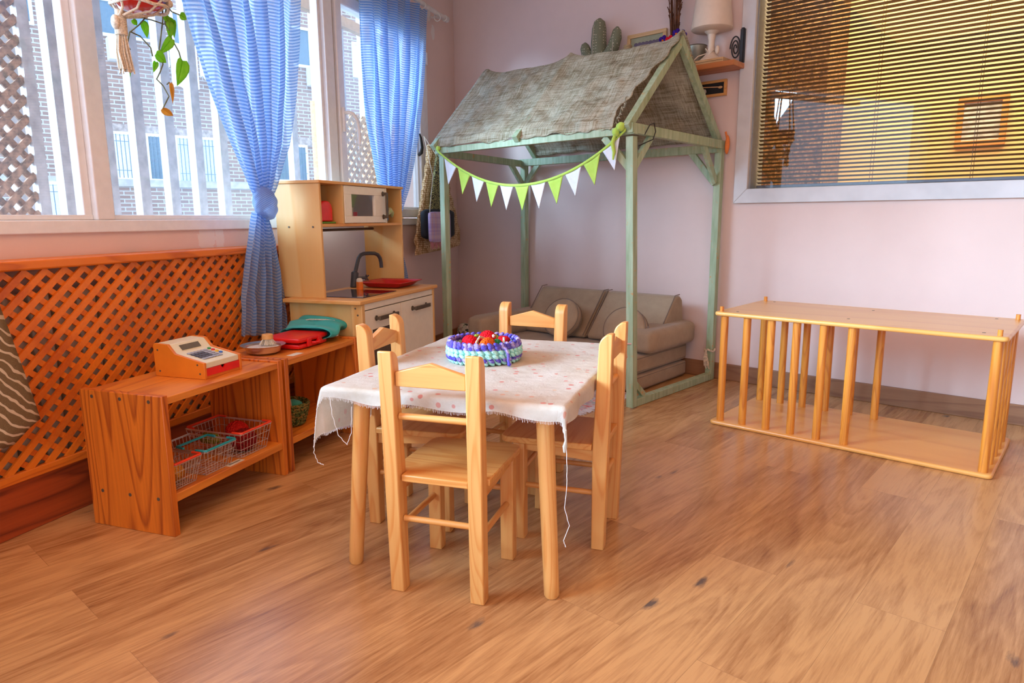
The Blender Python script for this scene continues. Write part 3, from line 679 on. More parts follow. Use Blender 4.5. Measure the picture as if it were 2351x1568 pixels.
# ------------------------------------------------------------------ bowl, brush, red case, teal bag
bx, by = .375, -2.785
bo = thing('steel_bowl', 'shallow stainless steel bowl at the near end of the rear shelf', 'bowl', (bx, by, .4275), True)
m_ = MB(); m_.lathe([(0, .0), (.045, 0), (.062, .008), (.068, .028), (.083, .034), (.084, .0355), (.0665, .031), (.060, .010), (.044, .0025), (0, .0025)], 40, (bx, by, .4275)); obj('bowl_body', m_, steel_m, bo)
m_ = MB(); m_.lathe([(0, .0), (.055, .0), (.060, .003), (.03, .006), (0, .005)], 30, (bx, by, .4495)); o_ = obj('pale_flakes', m_, plain('pale_flakes_m', (.72, .70, .66), .9, var=.2, vs=300, bmp=.5), bo); o_['kind'] = 'stuff'
br = thing('scrubbing_brush', 'round wooden scrubbing brush with pale bristles, lying in the steel bowl', 'brush', (bx+.005, by+.022, .4535), True)
cx_, cy_ = bx+.005, by+.022
m_ = MB(); m_.lathe([(0, .046), (.019, .046), (.021, .044), (.0205, .041), (.0215, .038), (.0205, .035), (.0215, .032), (.021, .027), (0, .027)], 28, (cx_, cy_, .4535)); obj('wooden_head', m_, birch_y, br)
m_ = MB()
for k in range(90):
    a = random.random()*2*PI; r_ = math.sqrt(random.random())*.019; q = 1.75
    m_.tube([(cx_+r_*math.cos(a), cy_+r_*math.sin(a), .4535+.027), (cx_+r_*q*math.cos(a+.1), cy_+r_*q*math.sin(a+.1), .4535+.004+.004*random.random())], .0011, 4)
o_ = obj('bristles', m_, plain('cream_bristles', (.80, .74, .60), .9), br); o_['kind'] = 'stuff'
rc_ = thing('red_plastic_case', 'flat red plastic toy case lying closed on the rear shelf', 'case', (.40, -2.60, .4275), True)
m_ = MB(); m_.rbox(.31, .475, -2.70, -2.505, .4278, .450, .010, n=6); obj('case_base', m_, red_pl, rc_)
m_ = MB(); m_.rbox(.305, .480, -2.705, -2.50, .4515, .476, .013, n=6); obj('case_lid', m_, red_pl, rc_)
for y in (-2.64, -2.57):
    m_ = MB(); m_.rbox(.476, .486, y-.012, y+.012, .436, .468, .003, n=2); obj('latch', m_, red_pl, rc_)
m_ = MB(); m_.tube([(.478, -2.625, .449), (.497, -2.62, .449), (.500, -2.605, .449), (.497, -2.59, .449), (.478, -2.585, .449)], .004, 8); obj('handle', m_, red_pl, rc_)
tb = thing('teal_fabric_bag', 'teal fabric lunch bag lying folded behind the red case', 'bag', (.36, -2.44, .4275), True)
teal_f = fabric('teal_cloth', (.05, .48, .44), (.03, .34, .32), vs=8)
def bagf(u, v):
    a = 2*PI*u
    x = .38+.125*(abs(math.cos(a))**.6)*math.copysign(1, math.cos(a)); zc = .004*math.sin(3*a)
    hh = .030*(1-.55*v)+.018*math.exp(-((v-1)/.12)**2)
    y = -2.535+.17*v
    z = .4275+.034+hh*math.sin(a)*.95+.006*math.sin(9*v+2*math.cos(a))+.022*v
    return Vector((x+.010*math.sin(6*v)-.02*v, y+.01*math.cos(a*2), max(z, .4282)))
m_ = MB(); m_.grid(bagf, 40, 20, cu=True); obj('bag_body', m_, teal_f, tb, solid=.002)
m_ = MB()
m_.grid(lambda u, v: Vector((.30+.14*u-.05*v, -2.545+.10*v+.07*u, .478+.020*v+.006*math.sin(5*u)+.005*u)), 12, 12); obj('bag_flap', m_, teal_f, tb, solid=.003)
m_ = MB(); m_.lathe([(0, 0), (.016, 0), (.016, .0008), (0, .0008)], 20, (.36, -2.495, .4905)); obj('round_print', m_, plain('pale_print', (.42, .70, .76), .8), tb)
m_ = MB(); m_.box(.492, .495, -2.47, -2.452, .447, .475); obj('white_tag', m_, paper, tb)
m_ = MB(); m_.tube([(.30, -2.42, .50), (.34, -2.43, .508), (.40, -2.40, .505), (.44, -2.39, .500)], .003, 6); obj('cord', m_, rope_m, tb)

# ------------------------------------------------------------------ wire shopping baskets and their crochet food
def wire_basket(s0, s1, t0, t1, z0, hgt, hmat, label, second=None):
    r = thing('toy_shopping_basket', label, 'basket', ((t0+t1)/2, -(s0+s1)/2, z0), True, 'toy wire shopping baskets on the front low shelf')
    i = .016
    def P_(a, b_, f): return ((t0+i*(1-f))+(t1-t0-2*i*(1-f))*b_, -((s0+i*(1-f))+(s1-s0-2*i*(1-f))*a), z0+.003+hgt*f)
    m_ = MB()
    def loop(f, r_): m_.tube([P_(0, 0, f), P_(1, 0, f), P_(1, 1, f), P_(0, 1, f)], r_, 5, closed=True)
    loop(0, .0014); loop(.33, .0011); loop(.67, .0011); loop(1, .002); loop(.96, .0016)
    ns = 9; nt_ = 10
    for k in range(ns+1):
        a = k/ns
        m_.tube([P_(a, 0, 1), P_(a, 0, 0), P_(a, 1, 0), P_(a, 1, 1)], .0010, 4)
    for k in range(nt_+1):
        a = k/nt_
        m_.tube([P_(0, a, 1), P_(0, a, 0), P_(1, a, 0), P_(1, a, 1)], .0010, 4)
    obj('wire_body', m_, wire_m, r)
    zt = z0+hgt+.006
    m_ = MB(); m_.tube([(t1-.035, -s1+.002, zt), (t1-.004, -s1+.002, zt), (t1+.002, -s1+.006, zt), (t1+.002, -s0-.006, zt), (t1-.004, -s0-.002, zt), (t1-.035, -s0-.002, zt)], .0042, 8)
    obj('handle', m_, hmat, r)
    b_ = t0+.004 if second is None else second
    m_ = MB(); m_.tube([(b_+.03, -s1+.002, zt), (b_, -s1+.005, zt+.002), (b_, -s0-.005, zt+.002), (b_+.03, -s0-.002, zt)], .0042, 8)
    obj('handle', m_, hmat, r)
    return r
SZ = .1282
redh = plain('orange_red_handle', (.85, .06, .02), .35)
wire_basket(3.305, 3.418, .36, .535, SZ, .082, redh, 'toy wire basket with orange-red handle nearest the end panel of the front shelf')
wire_basket(3.150, 3.292, .34, .535, SZ, .082, teal_pl, 'empty toy wire basket with teal handles, middle one on the front shelf', .42)
wire_basket(2.965, 3.125, .30, .532, SZ, .088, redh, 'toy wire basket with red handles holding crochet food, at the shelf\'s far end')
def yarn2(n_, a, b_): return yarn(n_, [(.2, a), (.8, b_)], 160)
m_ = MB(); m_.ell((.455, -3.36, SZ+.036), .052, .036, .030, nz=.05); top('crochet_bread', m_, yarn2('yellow_yarn', (.75, .35, .06), (.6, .22, .03)), 'orange-yellow crochet piece in the basket nearest the end panel', 'toy food', (.455, -3.36, SZ+.006), True)
m_ = MB(); m_.ell((.41, -3.00, SZ+.052), .042, nz=.05); top('crochet_tomato', m_, yarn2('red_yarn', (.75, .03, .02), (.55, .015, .01)), 'bright red crochet ball at the back of the full red-handled basket', 'toy food', (.41, -3.00, SZ+.01), True)
m_ = MB(); m_.ell((.475, -3.045, SZ+.044), .040, .05, .040, nz=.05); top('crochet_beetroot', m_, yarn2('maroon_yarn', (.30, .015, .015), (.18, .01, .01)), 'dark maroon crochet ball at the front of the full red-handled basket', 'toy food', (.475, -3.045, SZ+.005), True)
m_ = MB(); m_.ell((.365, -3.085, SZ+.05), .045, .022, .022, nz=.1); top('crochet_pea_pod', m_, yarn2('green_yarn', (.32, .36, .04), (.20, .24, .03)), 'olive green crochet pod in the full red-handled basket', 'toy food', (.365, -3.085, SZ+.03), True)

# woven basket on the rear shelf
wb = thing('woven_basket', 'round dark green woven basket on the lower board of the rear shelf', 'basket', (.42, -2.72, SZ), True)
m_ = MB(); prof_ = [(0, .0)]
for k in range(15): prof_.append((.062+.022*math.sin(k/14*1.4)+.0028*(k % 2), .004+k*.0062))
prof_ += [(.080, .094), (.074, .088), (.060, .01), (0, .008)]
m_.lathe(prof_, 44, (.42, -2.72, SZ)); obj('basket_body', m_, yarn('green_straw', [(.2, (.05, .07, .02)), (.55, (.16, .20, .06)), (.8, (.30, .18, .05))], 150), wb)
m_ = MB(); Mx = Matrix.Translation((.43, -2.745, SZ+.080)) @ Matrix.Rotation(R(35), 4, 'Y') @ Matrix.Rotation(R(20), 4, 'X'); m_.prism([(-.03, -.02), (.03, -.02), (0, .035)], -.018, .018, 'y', Mx)
top('felt_wedge', m_, fabric('cream_felt', (.72, .60, .44)), 'cream felt wedge in the green woven basket', 'toy food', (.43, -2.745, SZ+.06), True, bevel=.003)
m_ = MB(); m_.ell((.43, -2.70, SZ+.075), .04, .035, .022, nz=.25, ns=30); top('folded_cloth', m_, fabric('sea_green_cloth', (.08, .42, .30), (.04, .27, .20)), 'sea green cloth in the green woven basket', 'cloth', (.43, -2.70, SZ+.055), True)

# ------------------------------------------------------------------ toy kitchen
BEFORE = set(o.name for o in C.objects); K_OBJS = set()
KS0, KS1 = 1.90, 2.575
kt = thing('toy_kitchen', 'wooden toy kitchen with white fronts standing below the window', 'toy kitchen', (.5, -2.24, .0737), True)
obj('worktop', lb((1.875, 2.594, .33, .695, .600, .617)), birch_y, kt, bevel=.004)
obj('side_panel', lb((KS1-.025, KS1-.013, .34, .655, .0737, .5995)), birch_z, kt, bevel=.001, label='left side panel')
obj('side_panel', lb((KS0+.013, KS0+.025, .34, .675, .0737, .5995)), birch_z, kt, bevel=.001, label='right side panel')
obj('front_stile', lb((KS1-.022, KS1, .640, .690, .0737, .5995)), birch_z, kt, bevel=.002)
obj('front_stile', lb((KS0+.005, KS0+.022, .640, .690, .0737, .5995)), birch_z, kt, bevel=.002)
obj('floor_board', lb((KS0+.026, KS1-.026, .345, .655, .10, .112)), birch_y, kt)
obj('back_panel', lb((KS0+.026, KS1-.026, .332, .340, .10, .598)), white_m, kt)
obj('fascia', lb((KS0+.026, KS1-.0225, .672, .688, .575, .5995)), white_m, kt, bevel=.001)
# raise: fascia strip
d1 = MB(); a0, a1 = 2.248, KS1-.0225
d1.lbox(a0, a1, .672, .688, .488, .571); d1.lbox(a0, a1, .672, .688, .12, .22); d1.lbox(a1-.058, a1, .672, .688, .22, .488); d1.lbox(a0, a0+.058, .672, .688, .22, .488)
ov = obj('oven_door', d1, white_m, kt, bevel=.0015)
obj('oven_window', lb((a0+.058, a1-.058, .676, .680, .22, .488)), oven_glass, ov)
cdoor = obj('cupboard_door', lb((KS0+.0225, 2.244, .672, .688, .12, .571)), white_m, kt, bevel=.0015)
def handle(sa, sb, z_, t, vertical=False, parent=None):
    m_ = MB()
    if not vertical:
        for q in (sa, sb): m_.cyl((t, -q, z_), (t+.004, -q, z_), .0115, seg=16); m_.box(t+.003, t+.022, -q-.007, -q+.007, z_-.006, z_+.006)
        m_.box(t+.018, t+.025, -sb-.006, -sa+.006, z_-.009, z_+.009)
    else:
        for q in (sa, sb): m_.cyl((t, -z_, q), (t+.004, -z_, q), .0115, seg=16); m_.box(t+.003, t+.022, -z_-.006, -z_+.006, q-.007, q+.007)
        m_.box(t+.018, t+.025, -z_-.008, -z_+.008, sa-.006, sb+.006)
    obj('handle', m_, brown_metal, parent, bevel=.002)
handle(2.315, 2.465, .533, .688, parent=ov); handle(2.0, 2.14, .533, .688, parent=cdoor)
for (t, y, z_) in ((.66, KS1, .585), (.67, KS1, .558), (.345, 2.54, .905), (.46, 2.54, .905)): m_ = MB(); m_.cyl((t, -(y-.001), z_), (t, -(y+.0012), z_), .004, seg=10); obj('screw', m_, screw_m, kt)
# upper cabinet
UT0, UT1 = .285, .497
obj('upper_side', lb((2.527, 2.539, UT0, UT1, .617, 1.078)), birch_z, kt, bevel=.001)
obj('upper_side', lb((1.842, 1.854, UT0, UT1, .617, 1.078)), birch_z, kt, bevel=.001)
obj('upper_top', lb((1.836, 2.545, UT0-.004, UT1+.006, 1.078, 1.090)), birch_y, kt, bevel=.002)
obj('upper_shelf', lb((1.8545, 2.5265, UT0+.005, UT1, .905, .917)), birch_y, kt, bevel=.001)
obj('divider', lb((2.362, 2.374, UT0+.005, UT1, .917, 1.078)), birch_z, kt, bevel=.001)
obj('divider', lb((1.994, 2.006, UT0+.005, UT1, .917, 1.078)), white_m, kt, bevel=.001)
obj('upper_back', lb((1.8545, 2.5265, UT0-.002, UT0+.004, .917, 1.078)), white_m, kt)
m_ = MB(); m0, m1 = 2.012, 2.359
m_.lbox(m0, m1, .484, .499, .919, .948); m_.lbox(m0, m1, .484, .499, 1.041, 1.076); m_.lbox(m0, m0+.095, .484, .499, .948, 1.041); m_.lbox(m1-.055, m1, .484, .499, .948, 1.041)
md = obj('microwave_door', m_, white_m, kt, bevel=.0015)
obj('microwave_window', lb((m0+.095, m1-.055, .488, .491, .948, 1.041)), clear_m, md)
handle(.945, 1.05, 2.035, .499, True, md)
m_ = MB(); m_.cyl((.335, -1.855, .888), (.335, -2.527, .888), .0065, seg=12); obj('utensil_rail', m_, brown_metal, kt)
# hob, sink tray, tap
m_ = MB(); m_.box(.40, .652, -2.50, -2.215, .6172, .6205); obj('hob', m_, plain('black_hob_glass', (.035, .016, .030), .08, coat=.6), kt, bevel=.004)
m_ = MB()
for (t, y) in ((.60, -2.43), (.60, -2.39)): m_.lathe([(0, 0), (.005, 0), (.005, .0004), (0, .0004)], 12, (t, y, .6207))
obj('hob_marks', m_, red_pl, kt)
kp = thing('toy_tap', 'dark grey toy kitchen tap arching over the red tray', 'tap', (.42, -2.12, .617), True)
fpts = [(.405, -2.125, .62), (.405, -2.117, .675)]
m_ = MB(); m_.tube([(.405, -2.135, .6175), (.405, -2.118, .685)], .0165, 18, .0175); m_.tube([(.405, -2.118, .683), (.405, -2.115, .69)], .0175, 18, .011)
obj('tap_body', m_, dark_grey, kp)
sp_ = [Vector((.405, -2.116, .686))]
for (dy, z_) in ((.016, .728), (.026, .752), (.040, .766), (.06, .772), (.10, .772), (.135, .770), (.158, .762), (.172, .745), (.178, .722), (.180, .698)): sp_.append(Vector((.405+.22*dy, -2.116+dy, z_)))
m_ = MB(); m_.tube(sp_, .0092, 14, cap=True); obj('spout', m_, dark_grey, kp)
m_ = MB(); m_.cyl((.415, -2.118, .66), (.452, -2.095, .662), .006, seg=10)
for a in range(4): m_.cyl((.452, -2.095, .662), (.452+.004, -2.095+.016*math.cos(a*PI/2+.6), .662+.016*math.sin(a*PI/2+.6)), .0035, seg=8)
obj('tap_knob', m_, dark_grey, kp); kp.location += -N*.035-E*.022
m_ = MB(); Mt = Matrix.Rotation(R(0), 4, 'X')
def tray(u, v):
    x = -1+2*u; y = -1+2*v; r_ = max(abs(x), abs(y)); k = max(0, min(1, (r_-.62)/.26)); k = k*k*(3-2*k)
    q = 1-.05*(abs(x*y))**3
    return Vector((.522+.115*x*q, -2.028+.118*y*q, .6205+.020*k+.004*max(0, r_-.88)/.12))
m_.grid(tray, 28, 28); top('red_sink_tray', m_, redtray_m, 'shallow square red plastic tray lying in the toy kitchen sink corner', 'tray', (.505, -2.028, .6175), True, solid=.003)
# salt bottle
sb_ = thing('salt_shaker', 'small orange toy shaker with pale cap beside the hob', 'shaker', (.45, -2.19, .617), True)
m_ = MB(); m_.lathe([(0, 0), (.0145, 0), (.0155, .003), (.0155, .036), (0, .036)], 24, (.45, -2.19, .6172)); obj('shaker_body', m_, plain('orange_wood', (.85, .20, .02), .4), sb_)
m_ = MB(); m_.lathe([(0, .036), (.0155, .036), (.0145, .045), (.009, .052), (0, .054)], 24, (.45, -2.19, .6172)); obj('cap', m_, plain('pale_cap', (.72, .62, .48), .4), sb_)
# toaster on upper shelf
ts = thing('toy_toaster', 'red toy toaster on a green base in the left cubby of the toy kitchen', 'toy', (.43, -2.45, .917), True)
arch = lambda w, h_: [(-w, 0)]+[(-w*math.cos(a)**.7 if math.cos(a) > 0 else w*abs(math.cos(a))**.7, h_*.55+h_*.45*math.sin(a)) for a in [PI*k/12 for k in range(13)]]+[(w, 0)]
m_ = MB(); m_.prism([(-2.445+x, .926+z_) for x, z_ in arch(.045, .085)], .395, .465, 'x'); obj('toaster_body', m_, red_pl, ts, bevel=.006, seg=3)
m_ = MB(); m_.box(.385, .475, -2.495, -2.393, .9173, .925); obj('toaster_base', m_, plain('green_plastic', (.10, .32, .02), .4), ts, bevel=.003)
m_ = MB(); m_.box(.403, .457, -2.4, -2.394, .935, .995); obj('toast_slice', m_, plain('toast', (.75, .42, .20), .8, var=.2, vs=60), ts, bevel=.003)
m_ = MB(); m_.ell((.45, -1.955, .94), .032, .025, .022, nz=.2, ns=40); top('blue_oven_mitt', m_, fabric('blue_felt', (.04, .13, .26)), 'dark blue crumpled cloth in the right cubby of the toy kitchen', 'cloth', (.45, -1.955, .918), True)
m_ = MB(); m_.tube([(.46, -1.93, .960), (.465, -1.91, .975), (.46, -1.885, .962), (.455, -1.872, .945)], [.012, .016, .014, .006], 12)
top('crochet_leek', m_, yarn2('pale_green_yarn', (.45, .62, .26), (.60, .55, .40)), 'pale green crochet vegetable in the right cubby of the toy kitchen', 'toy food', (.46, -1.9, .93), True)
for k, (y, z_, col, nme, r_) in enumerate(((-2.14, .935, (.62, .02, .02), 'red', .018), (-2.17, .93, (.72, .66, .45), 'cream', .016))):
    m_ = MB(); m_.lathe([(0, 0), (r_, 0), (r_*1.2, .05+.02*k), (r_*1.1, .05+.02*k), (r_*.9, .004), (0, .004)], 20, (.40, y, .9172+.0*k)); top('toy_cup', m_, plain(nme+'_cup', col, .4), nme+' toy cup inside the microwave of the toy kitchen', 'cup', (.40, y, .9172), True)
KK = 1.085; cw = Vector((0, 0, .935))
for o in C.objects:
    if o.parent is None and (o.name in K_OBJS or o.name not in BEFORE):
        o.location = cw+(o.location-cw)*KK; o.scale = (KK, KK, KK)
# ------------------------------------------------------------------ curtains
def lerp_tab(tab, z):
    tab = sorted(tab)
    if z <= tab[0][0]: return tab[0][1:]
    for a, b_ in zip(tab, tab[1:]):
        if z <= b_[0]:
            k = (z-a[0])/(b_[0]-a[0]); return [a[i]+(b_[i]-a[i])*k for i in range(1, len(a))]
    return tab[-1][1:]
def drape(tab, z0, z1, t0, folds, ph=0, nu=150, nv=70, seed=0):
    m_ = MB()
    def f(u, v):
        z = z0+(z1-z0)*v; sl, sr, amp = lerp_tab(tab, z)
        s = sr+(sl-sr)*u
        w = math.sin(2*PI*folds*u+ph+1.3*math.sin(3*u+2.1*v))+.45*math.sin(2*PI*folds*2.3*u+ph*2+v*2)
        w2 = math.cos(2*PI*folds*u+ph+1.3*math.sin(3*u+2.1*v))
        s += (sl-sr)/folds*.16*w2
        return Vector((t0+amp*w+.006*mnoise.noise(Vector((u*6, v*5, seed))), -s, z+.012*math.sin(5*u+seed)*(1-v)))
    L_ = 1.0
    m_.grid(f, nu, nv, uv=lambda u, v: (u, z0+(z1-z0)*v+.010*math.sin(2*PI*folds*u+ph)))
    return m_
ca = thing('curtain', 'sheer blue striped curtain knotted in the middle, hanging before the lattice radiator cover', 'curtain', (.17, -2.5, .44), True, 'blue knotted curtains')
taba = [(.96, 2.50, 2.44, .014), (1.02, 2.50, 2.435, .016), (1.07, 2.53, 2.40, .020), (1.25, 2.61, 2.305, .024), (1.48, 2.71, 2.24, .028), (1.72, 2.794, 2.20, .03), (2.26, 3.02, 2.12, .03)]
obj('upper_drape', drape(taba, .98, 2.25, .17, 6, .4), curt_a, ca)
tabb = [(.44, 2.645, 2.35, .017), (.60, 2.62, 2.345, .018), (.72, 2.58, 2.355, .018), (.84, 2.54, 2.375, .018), (.92, 2.51, 2.41, .018), (.99, 2.49, 2.44, .014)]
obj('lower_drape', drape(tabb, .445, .97, .148, 5, 2.0, seed=3), curt_a, ca)
def knot(sc, zc, tc_, w, h_, mat, par):
    m_ = MB()
    def f(u, v):
        a = 2*PI*u; b_ = v*PI
        r_ = (math.sin(b_))**.55; cr_ = .5+.5*math.sin(9*(b_+.6*math.sin(a))+a)
        x = w*r_*math.cos(a)*(1-.06*cr_); y = .045*r_*math.sin(a)*(1-.1*cr_)
        zq = zc+h_*math.cos(b_)+.012*math.cos(a)
        return Vector((tc_+y, -(sc+x), zq))
    m_.grid(f, 40, 26, cu=True, uv=lambda u, v: (v, u*.4+.3*v)); obj('knot', m_, mat, par)
knot(2.468, 1.005, .18, .062, .060, curt_a, ca)
cb_ = thing('curtain', 'sheer blue striped curtain by the room corner, passing behind the toy kitchen', 'curtain', (.12, -1.2, .5), True, 'blue knotted curtains')
tabc = [(.93, 1.27, 1.16, .012), (1.03, 1.32, 1.11, .018), (1.13, 1.364, 1.035, .020), (1.42, 1.437, .90, .022), (1.65, 1.465, .82, .024), (1.76, 1.472, .783, .024), (2.08, 1.483, .715, .024), (2.26, 1.49, .69, .024)]
obj('upper_drape', drape(tabc, .95, 2.25, .105, 6, 1.1, seed=5), curt_b, cb_)
tabd = [(.50, 1.45, 1.07, .02), (.73, 1.38, 1.12, .02), (.93, 1.26, 1.16, .012)]
obj('lower_drape', drape(tabd, .50, .93, .105, 4, 1.5, nu=80, nv=30, seed=8), curt_b, cb_)
knot(1.215, .945, .105, .055, .05, curt_b, cb_)
cr_ = thing('curtain_rod', 'white curtain rod with ring hooks on the window wall near the corner', 'rod', (.10, -1.7, 2.275), True)
rodm = plain('white_rod', (.72, .66, .60), .4)
m_ = MB(); m_.cyl((.10, -.37, 2.275), (.10, -3.25, 2.275), .014, seg=14); obj('rod', m_, rodm, cr_)
m_ = MB(); m_.cyl((.10, -.345, 2.275), (.10, -.385, 2.275), .021, seg=14); m_.cyl((.0, -.40, 2.285), (.09, -.40, 2.275), .008, seg=10); obj('bracket', m_, rodm, cr_)
for s in (.50,):
    m_ = MB(); m_.tube([(.10+.022*math.sin(a), -s-.006*math.cos(a), 2.272-.022+.022*math.cos(a)+.0) for a in [2*PI*k/16 for k in range(16)]], .0035, 8, closed=True); obj('ring_hook', m_, rodm, cr_)
for s in (.72, .9, 1.1, 1.3, 1.46, 2.15, 2.35, 2.55, 2.75, 2.95):
    m_ = MB(); m_.tube([(.10+.021*math.sin(a), -s, 2.266+.021*math.cos(a)) for a in [2*PI*k/14 for k in range(14)]], .003, 6, closed=True); obj('ring_hook', m_, rodm, cr_)
wf = thing('wall_bracket', 'small white fitting high on the back wall right of the corner', 'bracket', (-3.15, 3.72, 2.37))
m_ = MB(); m_.box(-3.19, -3.13, 3.68, 3.739, 2.375, 2.41); m_.cyl((-3.135, 3.70, 2.385), (-3.115, 3.70, 2.38), .012, seg=10); obj('bracket_body', m_, rodm, wf, bevel=.004)

# ------------------------------------------------------------------ hanging planter with trailing vine
hp_ = thing('hanging_planter', 'knotted cotton macrame hanger with tassel holding a red and blue bowl by the window', 'planter', (.26, -3.1, 1.4), True)
pc = (.26, -3.11)
potm, nt, b = nm('red_blue_glaze'); sep = nd(nt, 'ShaderNodeSeparateXYZ'); lk(nt, coord(nt, (1, 1, 1)), sep.inputs[0])
n_ = noise(nt, coord(nt), 8, 3)
lk(nt, ramp(nt, math_(nt, 'ADD', math_(nt, 'SUBTRACT', sep.outputs[2], .0), math_(nt, 'MULTIPLY', n_, .02)), [(.222, (.62, .02, .01)), (.228, (.01, .08, .38))]), b.inputs['Base Color']); b.inputs['Roughness'].default_value = .25
m_ = MB(); m_.lathe([(0, 0), (.035, 0), (.062, .015), (.085, .045), (.094, .085), (.096, .12), (.090, .12), (.080, .05), (0, .02)], 36, (pc[0], pc[1], 1.588)); obj('bowl', m_, potm, hp_)
m_ = MB()
for k in range(8):
    a = 2*PI*k/8+.2; b_ = a+.35*(1 if k % 2 else -1)
    ptsk = [(pc[0]+.012*math.cos(a), pc[1]-.07+.012*math.sin(a), 1.555), (pc[0]+.05*math.cos(a), pc[1]-.02+.055*math.sin(a), 1.580), (pc[0]+.088*math.cos(a), pc[1]+.088*math.sin(a), 1.625), (pc[0]+.100*math.cos(b_), pc[1]+.100*math.sin(b_), 1.67), (pc[0]+.098*math.cos(b_), pc[1]+.098*math.sin(b_), 1.72)]
    m_.tube(ptsk+[(pc[0]+.03*math.cos(b_), pc[1]+.03*math.sin(b_), 2.3)], .0038, 6)
    q = Vector(ptsk[2]); m_.ell(q, .012, nz=.3, seg=10, rg=8)
m_.tube([(pc[0]+.082*math.cos(2*PI*k/24), pc[1]+.082*math.sin(2*PI*k/24), 1.600+.004*math.sin(k)) for k in range(24)], .005, 6, closed=True)
m_.cyl((pc[0], pc[1], 2.3), (pc[0], pc[1], 2.7), .006, seg=8)
obj('rope_net', m_, rope_m, hp_)
tx, ty = .25, -3.18
m_ = MB()
for k in range(11): m_.tube([(tx+.0155*math.cos(2*PI*j/14), ty+.0155*math.sin(2*PI*j/14), 1.553-.005*k+.001*j/14) for j in range(14)], .0034, 6, closed=True)
m_.ell((tx, ty-.018, 1.535), .014, .012, .02, nz=.3, seg=10, rg=8); m_.cyl((tx, ty, 1.50), (tx, ty, 1.575), .013, seg=10)
obj('rope_wrap', m_, rope_m, hp_)
m_ = MB()
for k in range(26):
    a = random.random()*2*PI; r_ = .013*math.sqrt(random.random()); L_ = .10+.018*random.random(); sp2 = 1.3+.5*random.random()
    m_.tube([(tx+r_*math.cos(a), ty+r_*math.sin(a), 1.503), (tx+r_*1.5*math.cos(a), ty+r_*1.6*math.sin(a), 1.503-L_*.5), (tx+r_*sp2*math.cos(a+.3), ty+r_*sp2*math.sin(a+.3)+.004, 1.503-L_)], .0028, 5)
obj('tassel', m_, rope_m, hp_)
vn = thing('trailing_vine', 'green heart-leaved vine trailing from the hanging planter in front of the window', 'plant', (.25, -3.05, 1.28), True)
vt = .25
stems = [[(3.10, 1.70), (3.093, 1.64), (3.089, 1.597), (3.089, 1.573), (3.12, 1.544), (3.14, 1.52), (3.156, 1.478), (3.163, 1.463)], [(3.089, 1.573), (3.046, 1.581), (3.007, 1.576)],
         [(3.03, 1.72), (3.001, 1.653), (2.99, 1.633), (2.987, 1.604), (3.004, 1.577), (2.999, 1.558)], [(3.04, 1.72), (3.007, 1.631), (3.021, 1.585), (3.024, 1.517), (3.025, 1.497), (3.033, 1.445), (3.05, 1.416), (3.049, 1.396), (3.028, 1.379), (3.024, 1.344), (3.047, 1.302)],
         [(3.138, 1.523), (3.102, 1.517), (3.081, 1.485), (3.07, 1.462)], [(2.985, 1.60), (2.971, 1.539), (2.962, 1.498), (2.947, 1.472)], [(3.027, 1.382), (3.0, 1.394)], [(2.99, 1.64), (2.955, 1.63), (2.933, 1.623)]]
m_ = MB()
for st in stems: m_.tube([(vt+.012*math.sin(i*1.7+len(st)), -s, z) for i, (s, z) in enumerate(st)], .0022, 6)
obj('stems', m_, plain('vine_stem', (.16, .17, .07), .6, var=.3), vn)
def leafm(nme, c1, c2):
    m, nt, b = nm(nme); lk(nt, ramp(nt, noise(nt, coord(nt), 40, 4), [(.35, c2), (.65, c1)]), b.inputs['Base Color']); b.inputs['Roughness'].default_value = .4
    tr = nd(nt, 'ShaderNodeBsdfTranslucent'); tr.inputs[0].default_value = (*[min(1, x*1.4) for x in c1], 1); mx = nd(nt, 'ShaderNodeMixShader'); mx.inputs[0].default_value = .45
    lk(nt, b.outputs[0], mx.inputs[1]); lk(nt, tr.outputs[0], mx.inputs[2]); lk(nt, mx.outputs[0], nt.nodes['Material Output'].inputs[0]); return m
green_leaf = leafm('fresh_green_leaf', (.30, .58, .05), (.16, .42, .03)); dry_leaf = leafm('dry_yellow_leaf', (.72, .42, .10), (.50, .24, .05))
def leaf(m, a, b_, wid, fold=.35, tw=0, off=0):
    a = Vector((vt+off, -a[0], a[1])); b_ = Vector((vt+off, -b_[0], b_[1])); d = b_-a; L_ = d.length; d.normalize()
    nrm = Matrix.Rotation(tw, 3, d) @ Vector((1, 0, 0)); side = d.cross(nrm).normalized()
    pr = [(0, 0), (-.06, .5), (.08, .9), (.3, 1), (.55, .78), (.8, .38), (1, 0)]
    for sgn in (-1, 1):
        def f(u, v):
            x = u*(len(pr)-1); i = min(int(x), len(pr)-2); k = x-i
            l_ = (pr[i][0]+(pr[i+1][0]-pr[i][0])*k); w_ = (pr[i][1]+(pr[i+1][1]-pr[i][1])*k)
            l_ = l_*v+(u)*(1-v)*1.0
            return a+d*L_*l_+side*sgn*w_*wid*v*math.cos(fold)+nrm*(w_*wid*v*math.sin(fold)-.10*L_*u*u)
        m.grid(f, 12, 4)
m_ = MB()
